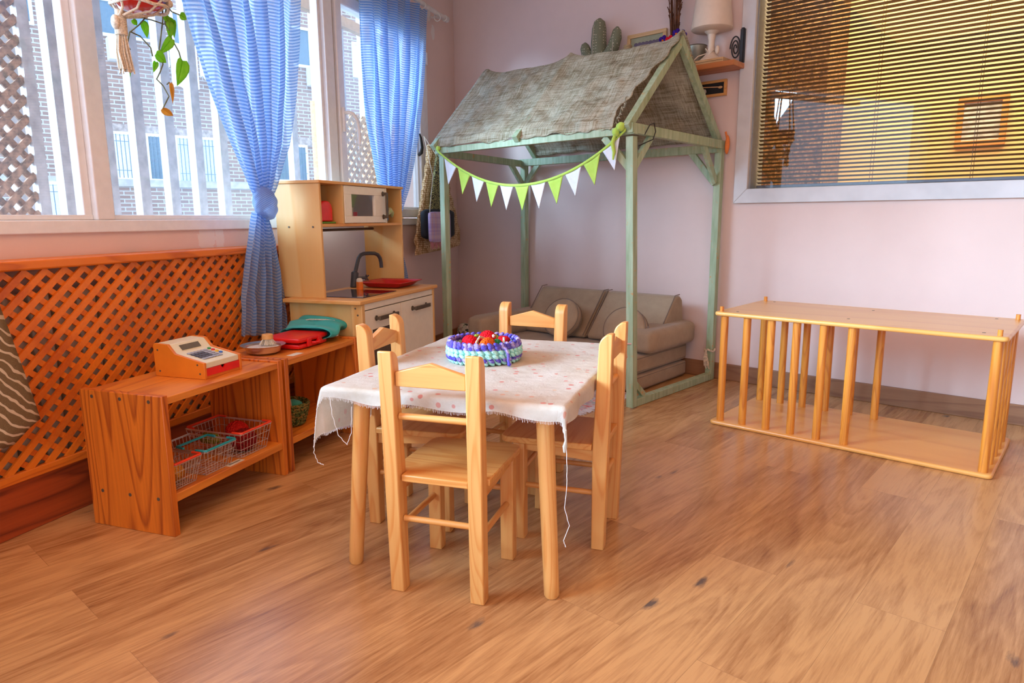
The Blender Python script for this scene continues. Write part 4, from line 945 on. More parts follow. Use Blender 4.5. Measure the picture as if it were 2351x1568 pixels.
for (a, b_, w, fo, tw) in (((3.090, 1.625), (3.106, 1.588), .016, .4, .3), ((3.123, 1.562), (3.106, 1.548), .010, .5, .6), ((3.09, 1.563), (3.071, 1.518), .018, .3, 0), ((3.163, 1.463), (3.150, 1.384), .014, 1.1, .5), ((2.936, 1.624), (2.905, 1.615), .014, .3, .3),
                          ((2.983, 1.588), (2.983, 1.534), .018, .3, .2), ((2.957, 1.60), (2.960, 1.545), .014, .8, .9), ((2.978, 1.537), (3.030, 1.478), .018, .3, .1), ((3.060, 1.472), (3.015, 1.452), .019, .3, .2), ((3.047, 1.450), (3.060, 1.415), .011, .6, .5), ((2.944, 1.474), (2.971, 1.387), .028, .3, .1), ((2.99, 1.60), (2.95, 1.59), .012, .4, .8), ((3.00, 1.605), (2.975, 1.575), .012, .5, .5)):
    leaf(m_, a, b_, w, fo, tw, .01*random.uniform(-1, 1))
obj('leaves', m_, green_leaf, vn, solid=.0006)
m_ = MB(); leaf(m_, (3.001, 1.390), (2.996, 1.326), .012, .9, .5); leaf(m_, (3.047, 1.302), (2.998, 1.283), .015, .6, .7); obj('leaves', m_, dry_leaf, vn, solid=.0006, label='dry yellow leaves')

# ------------------------------------------------------------------ hanging cloth at the far left
def leafcloth():
    m, nt, b = nm('brown_leaf_print'); w = nd(nt, 'ShaderNodeTexWave', wave_type='BANDS', bands_direction='DIAGONAL')
    v = coord(nt, (1, 1, 1)); w.inputs['Scale'].default_value = 18; w.inputs['Distortion'].default_value = 7; w.inputs['Detail Scale'].default_value = .7; lk(nt, v, w.inputs[0])
    n2 = noise(nt, v, 700, 2)
    k = ramp(nt, w.outputs['Fac'], [(.80, (0, 0, 0)), (.88, (1, 1, 1))])
    base = ramp(nt, n2, [(.3, (.12, .075, .03)), (.7, (.24, .16, .075))])
    lk(nt, mix(nt, k, base, (.62, .50, .34)), b.inputs['Base Color']); b.inputs['Roughness'].default_value = .95; bump(nt, n2, b, .4, .001); return m
cush_m = leafcloth()
th = thing('leaf_print_cloth', 'brown cloth with cream leaf lines hanging at the left edge of the view', 'cloth', (.16, -3.75, .30), True)
m_ = MB()
def cl(u, v):
    z = .31+v*.52; e_ = 3.535+(.385-.0)*0+(z-.357)*.22 if z > .357 else 3.553+(.357-z)*1.4
    s = e_+u*.5
    return Vector((.165+.012*math.sin(9*u+2*v)+.02*v*0, -s, z+.03*u*(1-v)*0-(.10*max(0, u-.0)*(1-v)*0)))
m_.grid(cl, 30, 30); obj('cloth_body', m_, cush_m, th, solid=.012)
m_ = MB()
for k in range(60):
    u = k/60; s = 3.66+u*.4; m_.tube([(.165, -s, .312), (.167, -s-.004*math.sin(k), .296+.006*math.sin(k*2.1))], .0016, 4)
obj('fringe', m_, fabric('brown_fringe', (.30, .22, .11)), th)
m_ = MB(); m_.tube([(.165, -3.70, .82), (.15, -3.70, .84), (.10, -3.70, .834)], .004, 6); obj('hanging_loop', m_, rope_m, th)

# ------------------------------------------------------------------ table
TS0, TS1, TT0, TT1, TZ = 2.625, 3.435, 1.095, 1.735, .505
tb_ = thing('play_table', 'low pine table with round legs under a dotted cloth', 'table', ((TT0+TT1)/2, -(TS0+TS1)/2, 0), True)
obj('tabletop', lb((TS0+.008, TS1-.008, TT0+.008, TT1-.008, TZ-.022, TZ-.003)), pine_y, tb_, bevel=.008)
for (s, ds) in ((TS0+.055, -1), (TS1-.055, 1)):
    for (t, dt) in ((TT0+.075, -1), (TT1-.06, 1)):
        m_ = MB(); prf = []
        p0 = Vector((t, -s, TZ-.0225)); p1 = Vector((t+dt*.028, -(s+ds*.028), 0))
        n__ = 10
        m_.tube([p0+(p1-p0)*(k/n__) for k in range(n__)]+[p0+(p1-p0)*.985, p1], [.0225-.003*k/n__ for k in range(n__)]+[.0195, .015], 20)
        obj('leg', m_, pine_z, tb_)
obj('apron', lb((TS0+.07, TS1-.07, TT0+.06, TT0+.078, TZ-.042, TZ-.0225), (TS0+.07, TS1-.07, TT1-.078, TT1-.06, TZ-.042, TZ-.0225), (TS0+.05, TS0+.068, TT0+.08, TT1-.08, TZ-.042, TZ-.0225), (TS1-.068, TS1-.05, TT0+.08, TT1-.08, TZ-.042, TZ-.0225)), pine_y, tb_)
def cloth_mat():
    m, nt, b = nm('cream_dotted_cotton'); tc = nd(nt, 'ShaderNodeTexCoord')
    vo = nd(nt, 'ShaderNodeTexVoronoi'); lk(nt, tc.outputs['UV'], vo.inputs[0]); vo.inputs['Scale'].default_value = 27; vo.inputs['Randomness'].default_value = .6
    k = ramp(nt, vo.outputs['Distance'], [(.18, (1, 1, 1)), (.22, (0, 0, 0))])
    v = coord(nt); n = noise(nt, v, 9, 5, .7); f = noise(nt, v, 600, 2)
    base = ramp(nt, n, [(.3, (.60, .54, .44)), (.65, (.74, .70, .62))])
    sp2 = nd(nt, 'ShaderNodeSeparateColor'); lk(nt, vo.outputs['Color'], sp2.inputs[0])
    dot = ramp(nt, sp2.outputs[0], [(.3, (.66, .20, .17)), (.5, (.70, .46, .28)), (.7, (.68, .25, .22))])
    lk(nt, mix(nt, math_(nt, 'MULTIPLY', k, .85), base, dot), b.inputs['Base Color']); b.inputs['Roughness'].default_value = .95; b.inputs['Specular IOR Level'].default_value = .1
    h_ = math_(nt, 'ADD', noise(nt, v, 28, 6, .7, .8), math_(nt, 'MULTIPLY', f, .2)); bump(nt, h_, b, .55, .006); 
    tr = nd(nt, 'ShaderNodeBsdfTranslucent'); tr.inputs[0].default_value = (.85, .70, .50, 1); mx = nd(nt, 'ShaderNodeMixShader'); mx.inputs[0].default_value = .2
    lk(nt, b.outputs[0], mx.inputs[1]); lk(nt, tr.outputs[0], mx.inputs[2]); lk(nt, mx.outputs[0], nt.nodes['Material Output'].inputs[0]); return m
cloth_m = cloth_mat()
tcl = thing('tablecloth', 'cream cotton tablecloth with pink dots and frayed edges, draped over the low table', 'tablecloth', ((TT0+TT1)/2, -(TS0+TS1)/2, .34), True)
OL, ORr, ON, OF = .15, .050, .040, .03     # overhang: left, right, near, far
def clothp(t, s):
    te = min(max(t, TT0), TT1); se = min(max(s, TS0), TS1); ot = t-te; os_ = s-se; d = math.hypot(ot, os_)
    zt = TZ+.0018*mnoise.noise(Vector((t*14, s*14, 0)))+.0012*abs(mnoise.noise(Vector((t*31, s*23, 4))))+.001
    if d < 1e-6: return Vector((t, -s, zt))
    r_ = .012; dt_, ds_ = ot/d, os_/d
    if d < r_*1.57: a = d/r_; out = r_*math.sin(a); dz = r_*(1-math.cos(a))
    else: out = r_+.04*(d-r_*1.57); dz = r_+(d-r_*1.57)*.99
    cn = min(abs(ot), abs(os_)); out += .16*cn
    rip = .006*math.sin(s*34+t*21)*min(1, d/.05)
    out += rip+(.008 if t > TT1 else 0)*0
    return Vector((te+dt_*out, -(se+ds_*out), zt-dz))
m_ = MB()
A0, A1, B0, B1 = TT0-OL, TT1+ORr, TS0-OF, TS1+ON
def fcl(u, v):
    t = A0+(A1-A0)*u; s = B0+(B1-B0)*v
    # uneven hem: the left-near corner hangs lowest
    if v > .96 and u < .12: s += (.12-u)/.12*.05*(v-.96)/.04
    if v > .96 and u > .93: s += (u-.93)/.07*.03*(v-.96)/.04
    if v > .96: s += .006*math.sin(u*23)*(v-.96)/.04
    if u < .06: t -= .012*math.sin(v*11)*(.06-u)/.06
    return clothp(t, s)
m_.grid(fcl, 150, 170, uv=lambda u, v: (A0+(A1-A0)*u, B0+(B1-B0)*v)); obj('cloth', m_, cloth_m, tcl)
m_ = MB()
for k in range(220):   # frayed hem
    u = k/219
    p = fcl(u, 1.0); q = fcl(u, .995); d = (p-q).normalized(); m_.tube([p-d*.002, p+d*(.004+.005*random.random())+Vector((0, .002*random.uniform(-1, 1), 0))], .0006, 3)
    p = fcl(0, u); q = fcl(.005, u); d = (p-q).normalized(); m_.tube([p-d*.002, p+d*(.003+.005*random.random())], .0006, 3)
obj('frayed_hem', m_, thread_m, tcl)
def thread(pts): 
    m_ = MB(); out = []
    for i in range(len(pts)-1):
        a, b_ = Vector(pts[i]), Vector(pts[i+1])
        for k in range(6): out.append(a.lerp(b_, k/6)+Vector((0, .0015*math.sin(i*5+k*2.1), 0)))
    out.append(Vector(pts[-1])); m_.tube(out, .0009, 5); obj('loose_thread', m_, thread_m, tcl)
pA = fcl(1, 1); pB = fcl(0, 1)
thread([pA+Vector((0, 0, .005)), pA+Vector((.004, -.003, -.06)), pA+Vector((.004, -.003, -.12)), pA+Vector((-.002, 0, -.17)), pA+Vector((.010, .0, -.215)), pA+Vector((-.004, 0, -.255)), pA+Vector((.002, 0, -.27))])
thread([pB, pB+Vector((-.002, 0, -.025)), pB+Vector((.008, 0, -.05)), pB+Vector((.025, 0, -.055))])
pC = fcl(.20, 1); thread([pC, pC+Vector((.006, 0, -.05)), pC+Vector((.02, 0, -.10)), pC+Vector((.045, 0, -.125)), pC+Vector((.06, 0, -.09)), pC+Vector((.065, 0, -.02))])
# torn strip at the near right corner
m_ = MB(); m_.tube([pA+Vector((-.002, 0, .02)), pA+Vector((.0, 0, -.005)), pA+Vector((-.002, 0, -.02)), pA+Vector((-.003, 0, -.034))], [.004, .003, .006, .003], 8); obj('torn_strip', m_, cloth_m, tcl)

# ------------------------------------------------------------------ chairs (local: x width, y towards the seat front)
def make_chair(label):
    r = thing('child_chair', label, 'chair', (0, 0, 0), False, 'small pine chairs around the low table')
    H_ = .626
    arc = [(.018-.030+.030*math.cos(a), H_-.034+.034*math.sin(a)) for a in [R(9*k) for k in range(11)]]
    for sg in (-1, 1):
        m_ = MB(); prf = [(-.018, 0), (.018, 0), (.0185, .30)]+arc+[(-.018, H_)]
        m_.prism(prf, sg*.108-.0185, sg*.108+.0185, 'x')
        # splay the upper half backwards and slightly outwards
        for v in m_.bm.verts:
            if v.co.z > .31: k = (v.co.z-.31)/.32; v.co.y -= .016*k; v.co.x += sg*.004*k
        obj('back_post', m_, pine_z, r, bevel=.003)
    for sg in (-1, 1):
        m_ = MB(); m_.box(sg*.108-.0185, sg*.108+.0185, .218, .252, 0, .2955); obj('front_leg', m_, pine_z, r, bevel=.003)
    m_ = MB(); m_.prism([(-.0902, .540), (.0902, .540), (.0902, .575), (0, .600), (-.0902, .575)], -.022, -.004, 'y'); obj('crest_rail', m_, pine_x, r, bevel=.002)
    m_ = MB(); m_.cyl((-.0895, -.006, .462), (.0895, -.006, .462), .0085, seg=14); obj('back_rod', m_, pine_x, r)
    m_ = MB(); w = .132
    pts = [(-.0885, -.014), (.0885, -.014), (.0885, .0195), (w, .0195), (w, .262)]+[(w-.03+.03*math.cos(a), .262+.03*math.sin(a)) for a in [R(15*k) for k in range(1, 7)]]+[(-w+.03-.03*math.sin(a), .262+.03*math.cos(a)) for a in [R(15*k) for k in range(0, 6)]]+[(-w, .262), (-w, .0195), (-.0885, .0195)]
    m_.prism(pts, .296, .314, 'z'); obj('seat', m_, pine_x, r, bevel=.003)
    for sg in (-1, 1):
        m_ = MB(); m_.prism([(.0192, .2955), (.2175, .2955), (.2175, .275), (.04, .262), (.0192, .262)], sg*.108-.009, sg*.108+.009, 'x'); obj('apron', m_, pine_y, r)
        m_ = MB(); m_.cyl((sg*.108, .019, .165), (sg*.108, .2175, .165), .008, seg=12); obj('stretcher', m_, pine_y, r)
    m_ = MB(); m_.cyl((-.089, 0, .195), (.089, 0, .195), .008, seg=12); obj('stretcher', m_, pine_x, r)
    m_ = MB(); m_.cyl((-.089, .235, .205), (.089, .235, .205), .008, seg=12); obj('stretcher', m_, pine_x, r)
    for sg in (-1, 1): m_ = MB(); m_.cyl((sg*.108, -.0175, .285), (sg*.108, -.0192, .285), .0035, seg=10); obj('screw', m_, screw_m, r)
    return r
ch = make_chair('pine chair nearest the camera, its back in front of the table end')
ch.location = LW(3.485, 1.430); ch.rotation_euler = (0, 0, ANG+R(1))                    # local y = -s direction
dup(ch, LW(3.005, 1.760), ANG+R(90), 'pine chair at the right long side of the table, nearest the climbing frame')
dup(ch, LW(3.048, 1.060), ANG+R(-90)+R(3), 'pine chair at the left long side of the table, beside the rear low shelf')
dup(ch, LW(2.552, 1.385), ANG+R(180)-R(6), 'pine chair at the far end of the table, in front of the sofa')

# ------------------------------------------------------------------ crochet bowl with food on the table
bcx, bcy = 1.372, -3.0
TB = TZ+.0025
cb2 = thing('crochet_basket', 'mint and purple crochet basket in the middle of the table', 'basket', (bcx, bcy, TB), True)
mint_y = yarn('mint_yarn', [(.2, (.38, .78, .68)), (.8, (.48, .85, .76))], 60); purp_y = yarn('purple_yarn', [(.25, (.10, .08, .45)), (.55, (.20, .15, .56)), (.85, (.42, .34, .62))], 75)
def ring_knots(zs, rad, mt, nme, rr_=.0100, n_=34):
    m_ = MB()
    for (z_, ro) in zs:
        for k in range(n_):
            a = 2*PI*k/n_+z_*60; p = Vector((bcx+(rad+ro)*1.0*math.cos(a), bcy+(rad+ro)*1.0*math.sin(a), TB+z_))
            Mr = Matrix.Rotation(a+PI/2, 4, 'Z') @ Matrix.Rotation(.6, 4, 'Y')
            m_.ell(p, rr_*1.15, rr_*.72, rr_*.62, M=Mr.to_3x3(), seg=8, rg=6)
    obj(nme, m_, mt, cb2)
m_ = MB(); m_.lathe([(0, .001), (.095, .001), (.108, .012), (.109, .045), (.102, .05), (.099, .012), (0, .010)], 40, (bcx, bcy, TB)); obj('basket_core', m_, mint_y, cb2)
ring_knots([(.008, .0), (.028, .006), (.040, .005)], .106, mint_y, 'mint_rows'); ring_knots([(.017, .005)], .106, purp_y, 'lower_purple_row'); ring_knots([(.051, .002), (.060, -.001)], .106, purp_y, 'purple_rim', .0112)
m_ = MB(); a = R(-38); sx_, sy_ = bcx+.11*math.cos(a), bcy+.11*math.sin(a)
m_.tube([(sx_-.01, sy_, TB+.058), (sx_+.008, sy_, TB+.05), (sx_+.016, sy_-.002, TB+.032), (sx_+.018, sy_-.006, TB+.014), (sx_+.022, sy_-.012, TB+.006)], .005, 8); m_.ell((sx_+.023, sy_-.013, TB+.0075), .0065, seg=10, rg=8); obj('yarn_tail', m_, purp_y, cb2)
YR = yarn2('red_fruit_yarn', (.80, .015, .03), (.62, .01, .015)); YO = yarn2('orange_fruit_yarn', (.90, .17, .02), (.80, .11, .01)); YG = yarn2('lime_yarn', (.42, .52, .07), (.30, .42, .05)); YDG = yarn2('dark_green_yarn', (.03, .22, .08), (.02, .14, .05)); YW = yarn2('cream_yarn', (.8, .74, .6), (.7, .62, .48))
def at(dx, dy, dz): return (bcx+dx, bcy+dy, TB+dz)
st_ = thing('crochet_strawberry', 'long red crochet strawberry at the back left of the crochet basket', 'toy food', at(-.055, .02, .03), True)
m_ = MB(); m_.ell(at(-.055, .018, .046), .026, .040, .024, nz=.04, M=Matrix.Rotation(.5, 3, 'Z')); obj('berry', m_, YR, st_)
m_ = MB(); m_.ell(at(-.045, .055, .062), .009, .014, .006, nz=.3); obj('leaf_cap', m_, YG, st_)
st_ = thing('crochet_strawberry', 'round red crochet strawberry with a white tip in the middle of the crochet basket', 'toy food', at(-.03, .05, .03), True)
m_ = MB(); m_.ell(at(-.012, .062, .050), .030, nz=.04); obj('berry', m_, YR, st_)
m_ = MB(); m_.ell(at(.012, .052, .064), .006); obj('seed', m_, YW, st_)
m_ = MB(); m_.grid(lambda u, v: Vector(at(.022, -.030, .030))+Vector(((.012*math.cos(2*PI*u))*math.sin(PI*v)*(1.6), .050*math.cos(PI*v), .040*max(-.3, math.sin(2*PI*u))*math.sin(PI*v))), 24, 14, cu=True)
og = thing('crochet_orange_slice', 'orange crochet slice at the front of the crochet basket', 'toy food', at(.022, -.03, .02), True)
m_.bm.free(); m_ = MB(); m_.ell(at(.022, -.030, .038), .024, .050, .036, nz=.03); obj('slice_flesh', m_, YO, og)
m_ = MB(); m_.tube([at(.0+.0, -.078, .040), at(-.002, -.06, .062), at(-.002, -.03, .075), at(.0, .0, .066), at(.012, .018, .045)], .0035, 6); obj('pale_rind', m_, YW, og)
wm = thing('crochet_watermelon', 'red crochet watermelon wedge with dark seeds and green rind in the crochet basket', 'toy food', at(.04, .045, .02), True)
m_ = MB(); m_.prism([(-.04, .022), (.045, .022), (.03, .056), (0, .068), (-.02, .064)], -.016, .016, 'x', Matrix.Translation(at(.048, .045, 0)) @ Matrix.Rotation(.1, 4, 'Z')); obj('flesh', m_, YR, wm, bevel=.006)
m_ = MB(); m_.ell(at(.042, .0, .040), .020, .016, .026, nz=.05); obj('rind', m_, YDG, wm)
m_ = MB(); m_.tube([at(.058, .006, .022), at(.060, .012, .048), at(.056, .024, .066)], .004, 6); obj('white_rim', m_, YW, wm)
m_ = MB()
for (y, z_) in ((.035, .055), (.055, .045), (.045, .035), (.070, .035)): m_.ell(at(.067, y, z_), .0022, seg=8, rg=6)
obj('seeds', m_, black_m, wm)
m_ = MB(); m_.ell(at(.0, .078, .045), .03, .03, .022, nz=.04, M=Matrix.Rotation(.5, 3, 'Y')); top('crochet_lime', m_, YG, 'lime green crochet fruit at the back right of the crochet basket', 'toy food', at(.0, .078, .025), True)
# ------------------------------------------------------------------ play tent frame
FL = Vector((-3.03, 2.85, 0)); FR = Vector((-1.735, 2.88, 0)); BLk = Vector((-3.11, 3.68, 0)); BR = Vector((-1.705, 3.69, 0))
TH = 1.325; RZ = 1.82; RY = 3.27; wd = .040
tn = thing('play_tent', 'tall mint green wooden play tent frame with a pitched burlap roof, in the corner', 'play tent', (-2.4, 3.27, 0))
def post(nme, p, h_=TH, q=None):
    m_ = MB(); m_.bar((p.x, p.y, 0), ((q or p).x, (q or p).y, h_), wd, wd, (0, 1, 0)); return obj(nme, m_, mint_m, tn, bevel=.002)
post('post', FL); post('post', FR, TH-.02, Vector((-1.745, 2.835, 0))); post('post', BLk); post('post', BR)
def beam(nme, a, b_, w=wd, d=wd, up=(0, 0, 1)):
    m_ = MB(); m_.bar(a, b_, w, d, up); return obj(nme, m_, mint_m, tn, bevel=.002)
beam('front_beam', (-3.06, 2.825, TH), (-1.715, 2.825, TH+.005), .035, .035)
beam('back_beam', (-3.12, 3.655, TH-.02), (-1.70, 3.66, TH-.02), .035, .045)
beam('side_beam', (-3.05, 2.84, TH-.01), (-3.12, 3.68, TH-.025), .032, .04)
beam('side_beam', (-1.735, 2.80, TH+.015), (-1.70, 3.71, TH), .035, .045)
def brace(a, b_): beam('corner_brace', a, b_, .022, .034)
brace((-1.745, 2.835, TH-.17), (-1.89, 2.828, TH-.015)); brace((-1.74, 2.84, TH-.17), (-1.735, 2.99, TH-.01))
brace((-1.71, 3.66, TH-.21), (-1.86, 3.655, TH-.03)); brace((-1.71, 3.66, TH-.20), (-1.717, 3.51, TH-.01))
brace((-3.10, 3.66, TH-.18), (-2.96, 3.655, TH-.03)); brace((-3.10, 3.66, TH-.18), (-3.105, 3.52, TH-.02))
m_ = MB(); m_.bar((-1.735, 2.862, .02), (-1.705, 3.71, .02), wd, .038); obj('floor_rail', m_, mint_m, tn, bevel=.002)
m_ = MB(); m_.bar((-3.035, 2.84, .02), (-3.11, 3.69, .02), wd, .038); obj('floor_rail', m_, mint_m, tn, bevel=.002)
m_ = MB(); m_.bar((-1.735, 2.895, .12), (-1.73, 2.98, .045), .022, .030); obj('floor_brace', m_, mint_m, tn, bevel=.002)
xs = (-3.055, -2.42, -1.745)
for x in xs:
    beam('rafter', (x, 2.79, TH+.015), (x, RY+.01, RZ-.01), .034, .036); beam('rafter', (x+.02, 3.72, TH+.01), (x+.0, RY-.01, RZ-.01), .034, .036)
# burlap roof: one cloth over the rafters, front eave to back eave
x_l, x_r = -3.075, -1.727
def sag(x):
    # distance to nearest rafter pair -> sag amount
    pts = (-3.055, -2.42, -1.745)
    for a, b_ in zip(pts, pts[1:]):
        if a <= x <= b_: k = (x-a)/(b_-a); return (1-abs(2*k-1)**6)
    return 0
def roof(u, v):
    x = x_l+(x_r-x_l)*u
    w = v*2 if v < .5 else 2-v*2           # 0 eave, 1 ridge
    front = v < .5
    x2 = x-(.115*max(0, min(1, (.72-w)/.62))**.8)*max(0, (u-.82)/.18)+.010*math.sin(w*31)*max(0, (u-.95)/.05) if front else x
    sg = sag(x)
    lo = TH+.052 if front else TH+.045
    y = (2.805+(RY-2.805)*w) if front else (3.71+(RY-3.71)*w)
    z = lo+(RZ+.034-lo)*w
    z -= sg*(.040*w**8+.036*max(0, math.sin(PI*min(1, w)))**.7)
    nrm = -1 if front else 1
    wr = (.012*mnoise.noise(Vector((x*7, y*7, z*7)))+.006*mnoise.noise(Vector((x*17, y*17, z*17)))+.005*abs(mnoise.noise(Vector((x*11+z*16, y*9, 3.1)))))*(.25+.75*sg)
    y += nrm*wr; z += wr
    if w > .93: z -= (w-.93)*.10
    if w < .03 and front: z -= .032+.004*math.sin(x*21)+.003*math.sin(x*47); y -= .004
    if not front and w < .05: z -= .02
    return Vector((x2, y, z))
m_ = MB(); m_.grid(roof, 200, 160); obj('burlap_roof', m_, burlap_m, tn, solid=.004, label='grey-brown burlap roof cloth')
# bunched cloth caps at the ridge
m_ = MB()
for k in range(9): m_.tube([(-1.845+.006*k, 2.835+.004*k, TH+.035+.012*k), (-1.825+.007*k, 2.825, TH+.05+.014*k+.01*math.sin(k*2)), (-1.815+.007*k, 2.822, TH+.035+.015*k)], .002, 4)
obj('frayed_threads', m_, burlap_m, tn)
m_ = MB(); m_.tube([(-1.715, 2.90, TH-.01), (-1.70, 2.92, TH+.035), (-1.695, 2.95, TH+.045), (-1.70, 2.975, TH+.01), (-1.712, 2.975, TH-.025), (-1.725, 2.92, TH-.045), (-1.74, 2.89, TH-.06)], .0025, 6); obj('black_cable_tie', m_, black_m, tn)
m_ = MB(); m_.tube([(-1.745+.025*math.cos(a), 2.868+.025*math.sin(a), .33+.004*math.sin(a)) for a in [2*PI*k/12 for k in range(12)]], .0035, 6, closed=True); m_.tube([(-1.765, 2.845, .33), (-1.772, 2.84, .27), (-1.765, 2.84, .22), (-1.772, 2.84, .16)], .003, 6); obj('pink_ribbon', m_, plain('pink_ribbon_cloth', (.75, .42, .40), .9), tn)
m_ = MB()
m_.tube([(-1.705+.028*math.cos(a), 3.68+.026*math.sin(a), .175+.006*math.sin(3*a)) for a in [2*PI*k/12 for k in range(12)]], .006, 6, closed=True)
for k in range(6): m_.tube([(-1.715, 3.652, .175), (-1.725+.012*k*.5, 3.648, .13-.006*k), (-1.72+.006*k, 3.648, .085-.008*(k % 3))], .003, 5)
obj('tied_rag', m_, rag_m, tn)
m_ = MB(); m_.ell((-1.668, 3.70, TH+.0), .012, .014, .05, nz=.3); m_.tube([(-1.68, 3.70, TH+.07), (-1.672, 3.705, TH+.03), (-1.665, 3.705, TH-.01)], .006, 8); obj('orange_rag', m_, plain('orange_cloth', (.8, .22, .05), .9), tn)

# bunting
bt = thing('bunting', 'string of green and white triangular pennants across the tent front', 'bunting', (-2.38, 2.79, 1.10))
lime_f = fabric('lime_felt', (.50, .68, .12), (.40, .58, .08), vs=30); whit_f = fabric('white_felt', (.80, .80, .82), (.66, .66, .70), vs=30)
def cat(u):   # u 0..1 from left to right
    x = -3.02+(1.27)*u; a = 2*u-.99
    return Vector((x, 2.79+.004*math.sin(9*u), 1.105+.222*abs(a)**2.05))
m_ = MB(); m_.grid(lambda u, v: cat(u)+Vector((0, 0, -.007+.014*v)), 60, 1); obj('ribbon', m_, lime_f, bt, solid=.003)
edges = [190, 282, 370, 472, 572, 690, 804, 926, 1052, 1186, 1306, 1450]
x0 = 190; 
def ux(px_): # measured along the string in the photograph, converted to the string parameter
    return (px_-120)/(1490-120)
us = [.040+.0855*k for k in range(12)]
for k in range(11):
    u0_, u1_ = us[k]+.006, us[k+1]-.006; a = cat(u0_); b_ = cat(u1_); c_ = (a+b_)/2; d = (b_-a).normalized(); perp = Vector((d.z, 0, -d.x)); 
    if perp.z > 0: perp = -perp
    tip = c_+perp*.04+Vector((0, 0, -.092)) 
    m_ = MB()
    def pf(u, v, a=a, b_=b_, tip=tip, u0_=u0_, u1_=u1_):
        e_ = cat(u0_+(u1_-u0_)*u)-Vector((0, 0, .006)); p = e_.lerp(tip, v); p.y += .006*math.sin(PI*u)*(1-v)*(.5+v); return p
    m_.grid(pf, 8, 8); obj('flag', m_, lime_f if k % 2 else whit_f, bt, solid=.003, label='lime green pennant' if k % 2 else 'white pennant')
m_ = MB(); m_.ell((-3.02, 2.797, TH+.01), .014, .012, .014, nz=.3, ns=50); obj('knot', m_, lime_f, bt)
m_ = MB(); m_.ell((-1.775, 2.785, TH+.022), .024, .020, .022, nz=.35, ns=50); m_.ell((-1.80, 2.785, TH-.0), .02, .016, .022, nz=.3, ns=50)
m_.tube([(-1.80, 2.784, TH), (-1.815, 2.782, TH-.05), (-1.805, 2.782, TH-.09), (-1.81, 2.782, TH-.125)], [.006, .010, .008, .004], 8)
obj('knot', m_, lime_f, bt)

# ------------------------------------------------------------------ sofa under the tent
so = thing('kids_sofa', 'low brown fabric children\'s sofa made of foam pads, inside the tent frame', 'sofa', (-2.4, 3.4, 0))
SXL, SXR = -2.94, -1.855
for (z0_, z1_, dx, nme) in ((0.002, .098, 0, 'lower_pad'), (.100, .205, 0, 'seat_pad')):
    m_ = MB(); m_.rbox(SXL, SXR-dx, 3.095, 3.70, z0_, z1_, .022, puff=.004, n=14); obj(nme, m_, sofa_m, so)
m_ = MB()
for z_ in (.018, .082, .118, .188):
    y0_, y1_ = 3.094, 3.70; m_.tube([(SXL+.02, y0_, z_), (SXR-.022, y0_-.001, z_), (SXR-.004, y0_+.008, z_), (SXR+.001, y0_+.03, z_), (SXR+.001, y1_-.03, z_)], .0022, 6)
obj('piping', m_, sofa_seam, so)
for (x0_, x1_, y0_) in ((-1.985, -1.80, 3.17), (-2.96, -2.82, 2.94)):
    m_ = MB(); m_.rbox(x0_, x1_, y0_, 3.70, .209, .335 if x0_ > -2.5 else .345, .035, puff=.004, n=12); ar = obj('armrest', m_, sofa_m, so)
m_ = MB()
for (p_, q_, tilt) in ((-2.865, -2.365, 0), (-2.345, -1.875, 0)):
    m_ = MB(); Mw = Matrix.Identity(4)
    prf = [(3.30, .214), (3.70, .214), (3.66, .455), (3.625, .487), (3.585, .485), (3.305, .245)]
    prf2 = [(3.36, .214), (3.395, .204+.01), (3.69, .214), (3.655, .46), (3.62, .486), (3.57, .482), (3.35, .240)]
    m_.prism(prf2, p_, q_, 'x'); o_ = obj('back_wedge', m_, sofa_m, so, bevel=.014, seg=4)
    prq = [(3.347, .235), (3.567, .488), (3.62, .490)]
    for xx in (p_+.004, q_-.004): pm = MB(); pm.tube([(xx, y, z_+.001) for y, z_ in prq], .003, 6); obj('piping', pm, sofa_seam, o_)
def disc(cx, cy, cz, rad, th_, tilt, yaw, nme, lab):
    M = Matrix.Translation((cx, cy, cz)) @ Matrix.Rotation(yaw, 4, 'Z') @ Matrix.Rotation(tilt, 4, 'X')
    r = thing('round_cushion', lab, 'cushion', (cx, cy, cz), False, 'round sofa cushions')
    m_ = MB(); h_ = th_/2
    m_.lathe([(0, -h_-.004), (rad*.6, -h_-.003), (rad-.012, -h_), (rad-.003, -h_+.006), (rad, -h_+.014), (rad, h_-.014), (rad-.003, h_-.006), (rad-.012, h_), (rad*.6, h_+.003), (0, h_+.004)], 48, (0, 0, 0), M); obj('cushion_body', m_, sofa_m, r)
    for hz in (-h_+.004, h_-.004): m_ = MB(); m_.tube([M @ Vector(((rad+.001)*math.cos(2*PI*k/40), (rad+.001)*math.sin(2*PI*k/40), hz)) for k in range(40)], .0022, 6, closed=True); obj('piping', m_, sofa_seam, r)
    m_ = MB(); a = R(88) if cx < -2.2 else R(10); v = M @ Vector((rad*math.cos(a), rad*math.sin(a), 0)); m_.box(-.012, .012, -.004, .004, -.006, .006, Matrix.Translation(v) @ Matrix.Rotation(yaw, 4, 'Z')); obj('tag', m_, steel_m, r)
disc(-2.50, 3.315, .330, .120, .055, R(62), R(4), '', 'round brown cushion leaning on the left back wedge of the sofa')
disc(-2.00, 3.235, .320, .122, .060, R(66), R(10), '', 'round brown cushion leaning on the right back wedge, behind the tent post')

